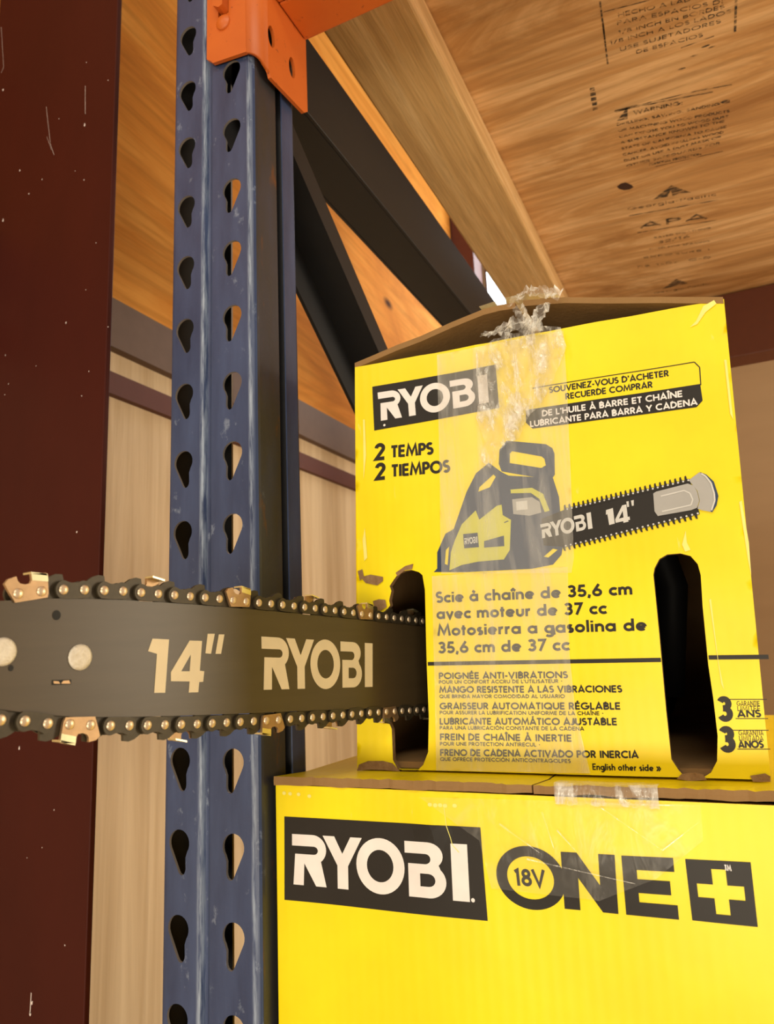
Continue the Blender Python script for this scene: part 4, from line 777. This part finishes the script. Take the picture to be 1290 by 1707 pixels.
def m_cutter(sg):
    q = MB()
    fn = (lambda u, v, w: (u, v, w)) if sg > 0 else (lambda u, v, w: (u, v, -w))
    cp = cutp if sg > 0 else cutp[::-1]
    q.slab(cp, fn, .0026, .0012, 0)
    tp = [(.0010, .0072), (.0078, .0060), (.0078, .0068), (.0010, .0080)]
    q.slab(tp if sg > 0 else tp[::-1], fn, .0026, -.0030, 1)
    ov = [(.0011, .0046), (.0078, .0036), (.0078, .0060), (.0010, .0072)]
    q.slab(ov if sg > 0 else ov[::-1], fn, .00275, .0026, 1)
    q.slab(waist if sg < 0 else waist, idf, *((.0025, .0012) if sg < 0 else (-.0012, -.0025)), 2)
    rivets(q, (1, -1), 3); return q
proto = {}
chn = empty('chain'); chn.parent = saw
fin = [(-.0036, -.0070), (.0006, -.0090), (.0040, -.0050), (.0066, -.0010), (.0066, .0020), (.0058, .0064), (.0030, .0067), (.0002, .0058), (-.0030, .0036), (-.0066, .0030), (-.0066, -.0010)]
links = []
for (at, L), s0, kind in ((runA, 0.0, 'A'), (runB, None, 'B')):
    tot = L[-1]
    if kind == 'B':                                                 # anchor: a cutter whose rivets sit at s = .0328 and .0226
        best = min([i * .0002 for i in range(int(tot / .0002))], key=lambda s: abs(at(s)[0] - .0328) + (9 if at(s)[1] > .06 else 0)); k0 = int(best / (2 * pitch)); s0 = best - k0 * 2 * pitch; off = (-k0) % 6
    else: off = 0
    i = 0
    while s0 + (2 * i + 1) * pitch < tot:
        a, b = at(s0 + 2 * i * pitch), at(s0 + (2 * i + 1) * pitch); links.append((a, b, (i + off) % 6 if kind == 'B' else i % 6))
        if s0 + (2 * i + 2) * pitch < tot:
            c = at(s0 + (2 * i + 2) * pitch); dx, dz = c[0] - b[0], c[1] - b[1]; l = math.hypot(dx, dz); dx /= l; dz /= l; links.append((b, c, 'drive'))
        i += 1
for a, b, t in links:
    key = 'drive' if t == 'drive' else 'cutter' if t == 0 else ('cutter_far' if t == 3 else 'strap')
    if key not in proto:
        if key == 'drive': qq = MB(); qq.slab(fin, idf, .0007, -.0007)
        else: qq = m_strap() if key == 'strap' else m_cutter(1 if key == 'cutter' else -1)
        o = qq.build({'strap': 'tie_strap', 'drive': 'drive_link'}.get(key, 'cutter_link'), chn, ['chain', 'rivet'] if key in ('strap', 'drive') else ['cutter', 'cuttertop', 'chain', 'rivet'])
        proto[key] = o
    else: o = proto[key].copy(); COL.objects.link(o); o.parent = chn
    d = Vector((b[0] - a[0], b[1] - a[1])).normalized(); U = D2 * d.x + Vector((0, 0, d.y)); Vv = -D2 * d.y + Vector((0, 0, d.x)); P = Vector(BF((a[0] + b[0]) / 2, (a[1] + b[1]) / 2))
    o.matrix_local = Matrix(((U.x, Vv.x, NB.x, P.x), (U.y, Vv.y, NB.y, P.y), (U.z, Vv.z, NB.z, P.z), (0, 0, 0, 1)))
# power head inside the carton
q = MB(); q.box((.130, .150, -.0016), (.262, .385, .125)); q.build('engine_housing', saw, ['plastic'], bevel=.018)
q = MB(); q.box((.1235, .135, .022), (.134, .260, .105)); q.build('clutch_cover', saw, ['plastic'], bevel=.004)
q = MB(); q.box((.150, .175, .118), (.245, .330, .165)); q.build('top_cover', saw, ['limeplastic'], bevel=.016)
q = MB(); q.tube([(.122, .200, .03), (.115, .195, .12), (.130, .190, .205), (.190, .190, .220), (.262, .192, .200), (.280, .200, .11), (.268, .205, .03)], .011, 12); q.build('front_handle', saw, ['plastic'])
q = MB(); q.tube([(.19, .375, .10), (.19, .41, .12), (.19, .437, .09), (.19, .437, .03), (.19, .41, .012), (.19, .37, .015)], .013, 12); q.build('rear_handle', saw, ['plastic'])

# curl of wood caught on the chain
q = MB(); c = Vector(BF(.1625, .1075, .001))
for i in range(7):
    o = Vector((noise.noise(Vector((i, .3, 0))) * .004, (i - 3) * .0016, noise.noise(Vector((i, 7.3, 0))) * .004 - abs(i - 2) * .0006)); r = .0018
    q.add([c + o + Vector((r * noise.noise(Vector((i, j, 1))) * 3, r * noise.noise(Vector((i, j, 2))) * 3, r * noise.noise(Vector((i, j, 3))) * 3)) for j in range(5)], [(0, 1, 2), (0, 2, 3), (0, 3, 4), (1, 4, 2), (1, 3, 4)])
tag(q.build('wood_chip', None, ['chiprose']), 'small pinkish shred of wood caught on top of the saw chain', 'wood chip')

# put every thing's Empty at its base without moving its parts
for o in list(COL.objects):
    if o.parent is None and o.type == 'EMPTY':
        for ch in o.children: ch.location = Vector(ch.location) - o.location
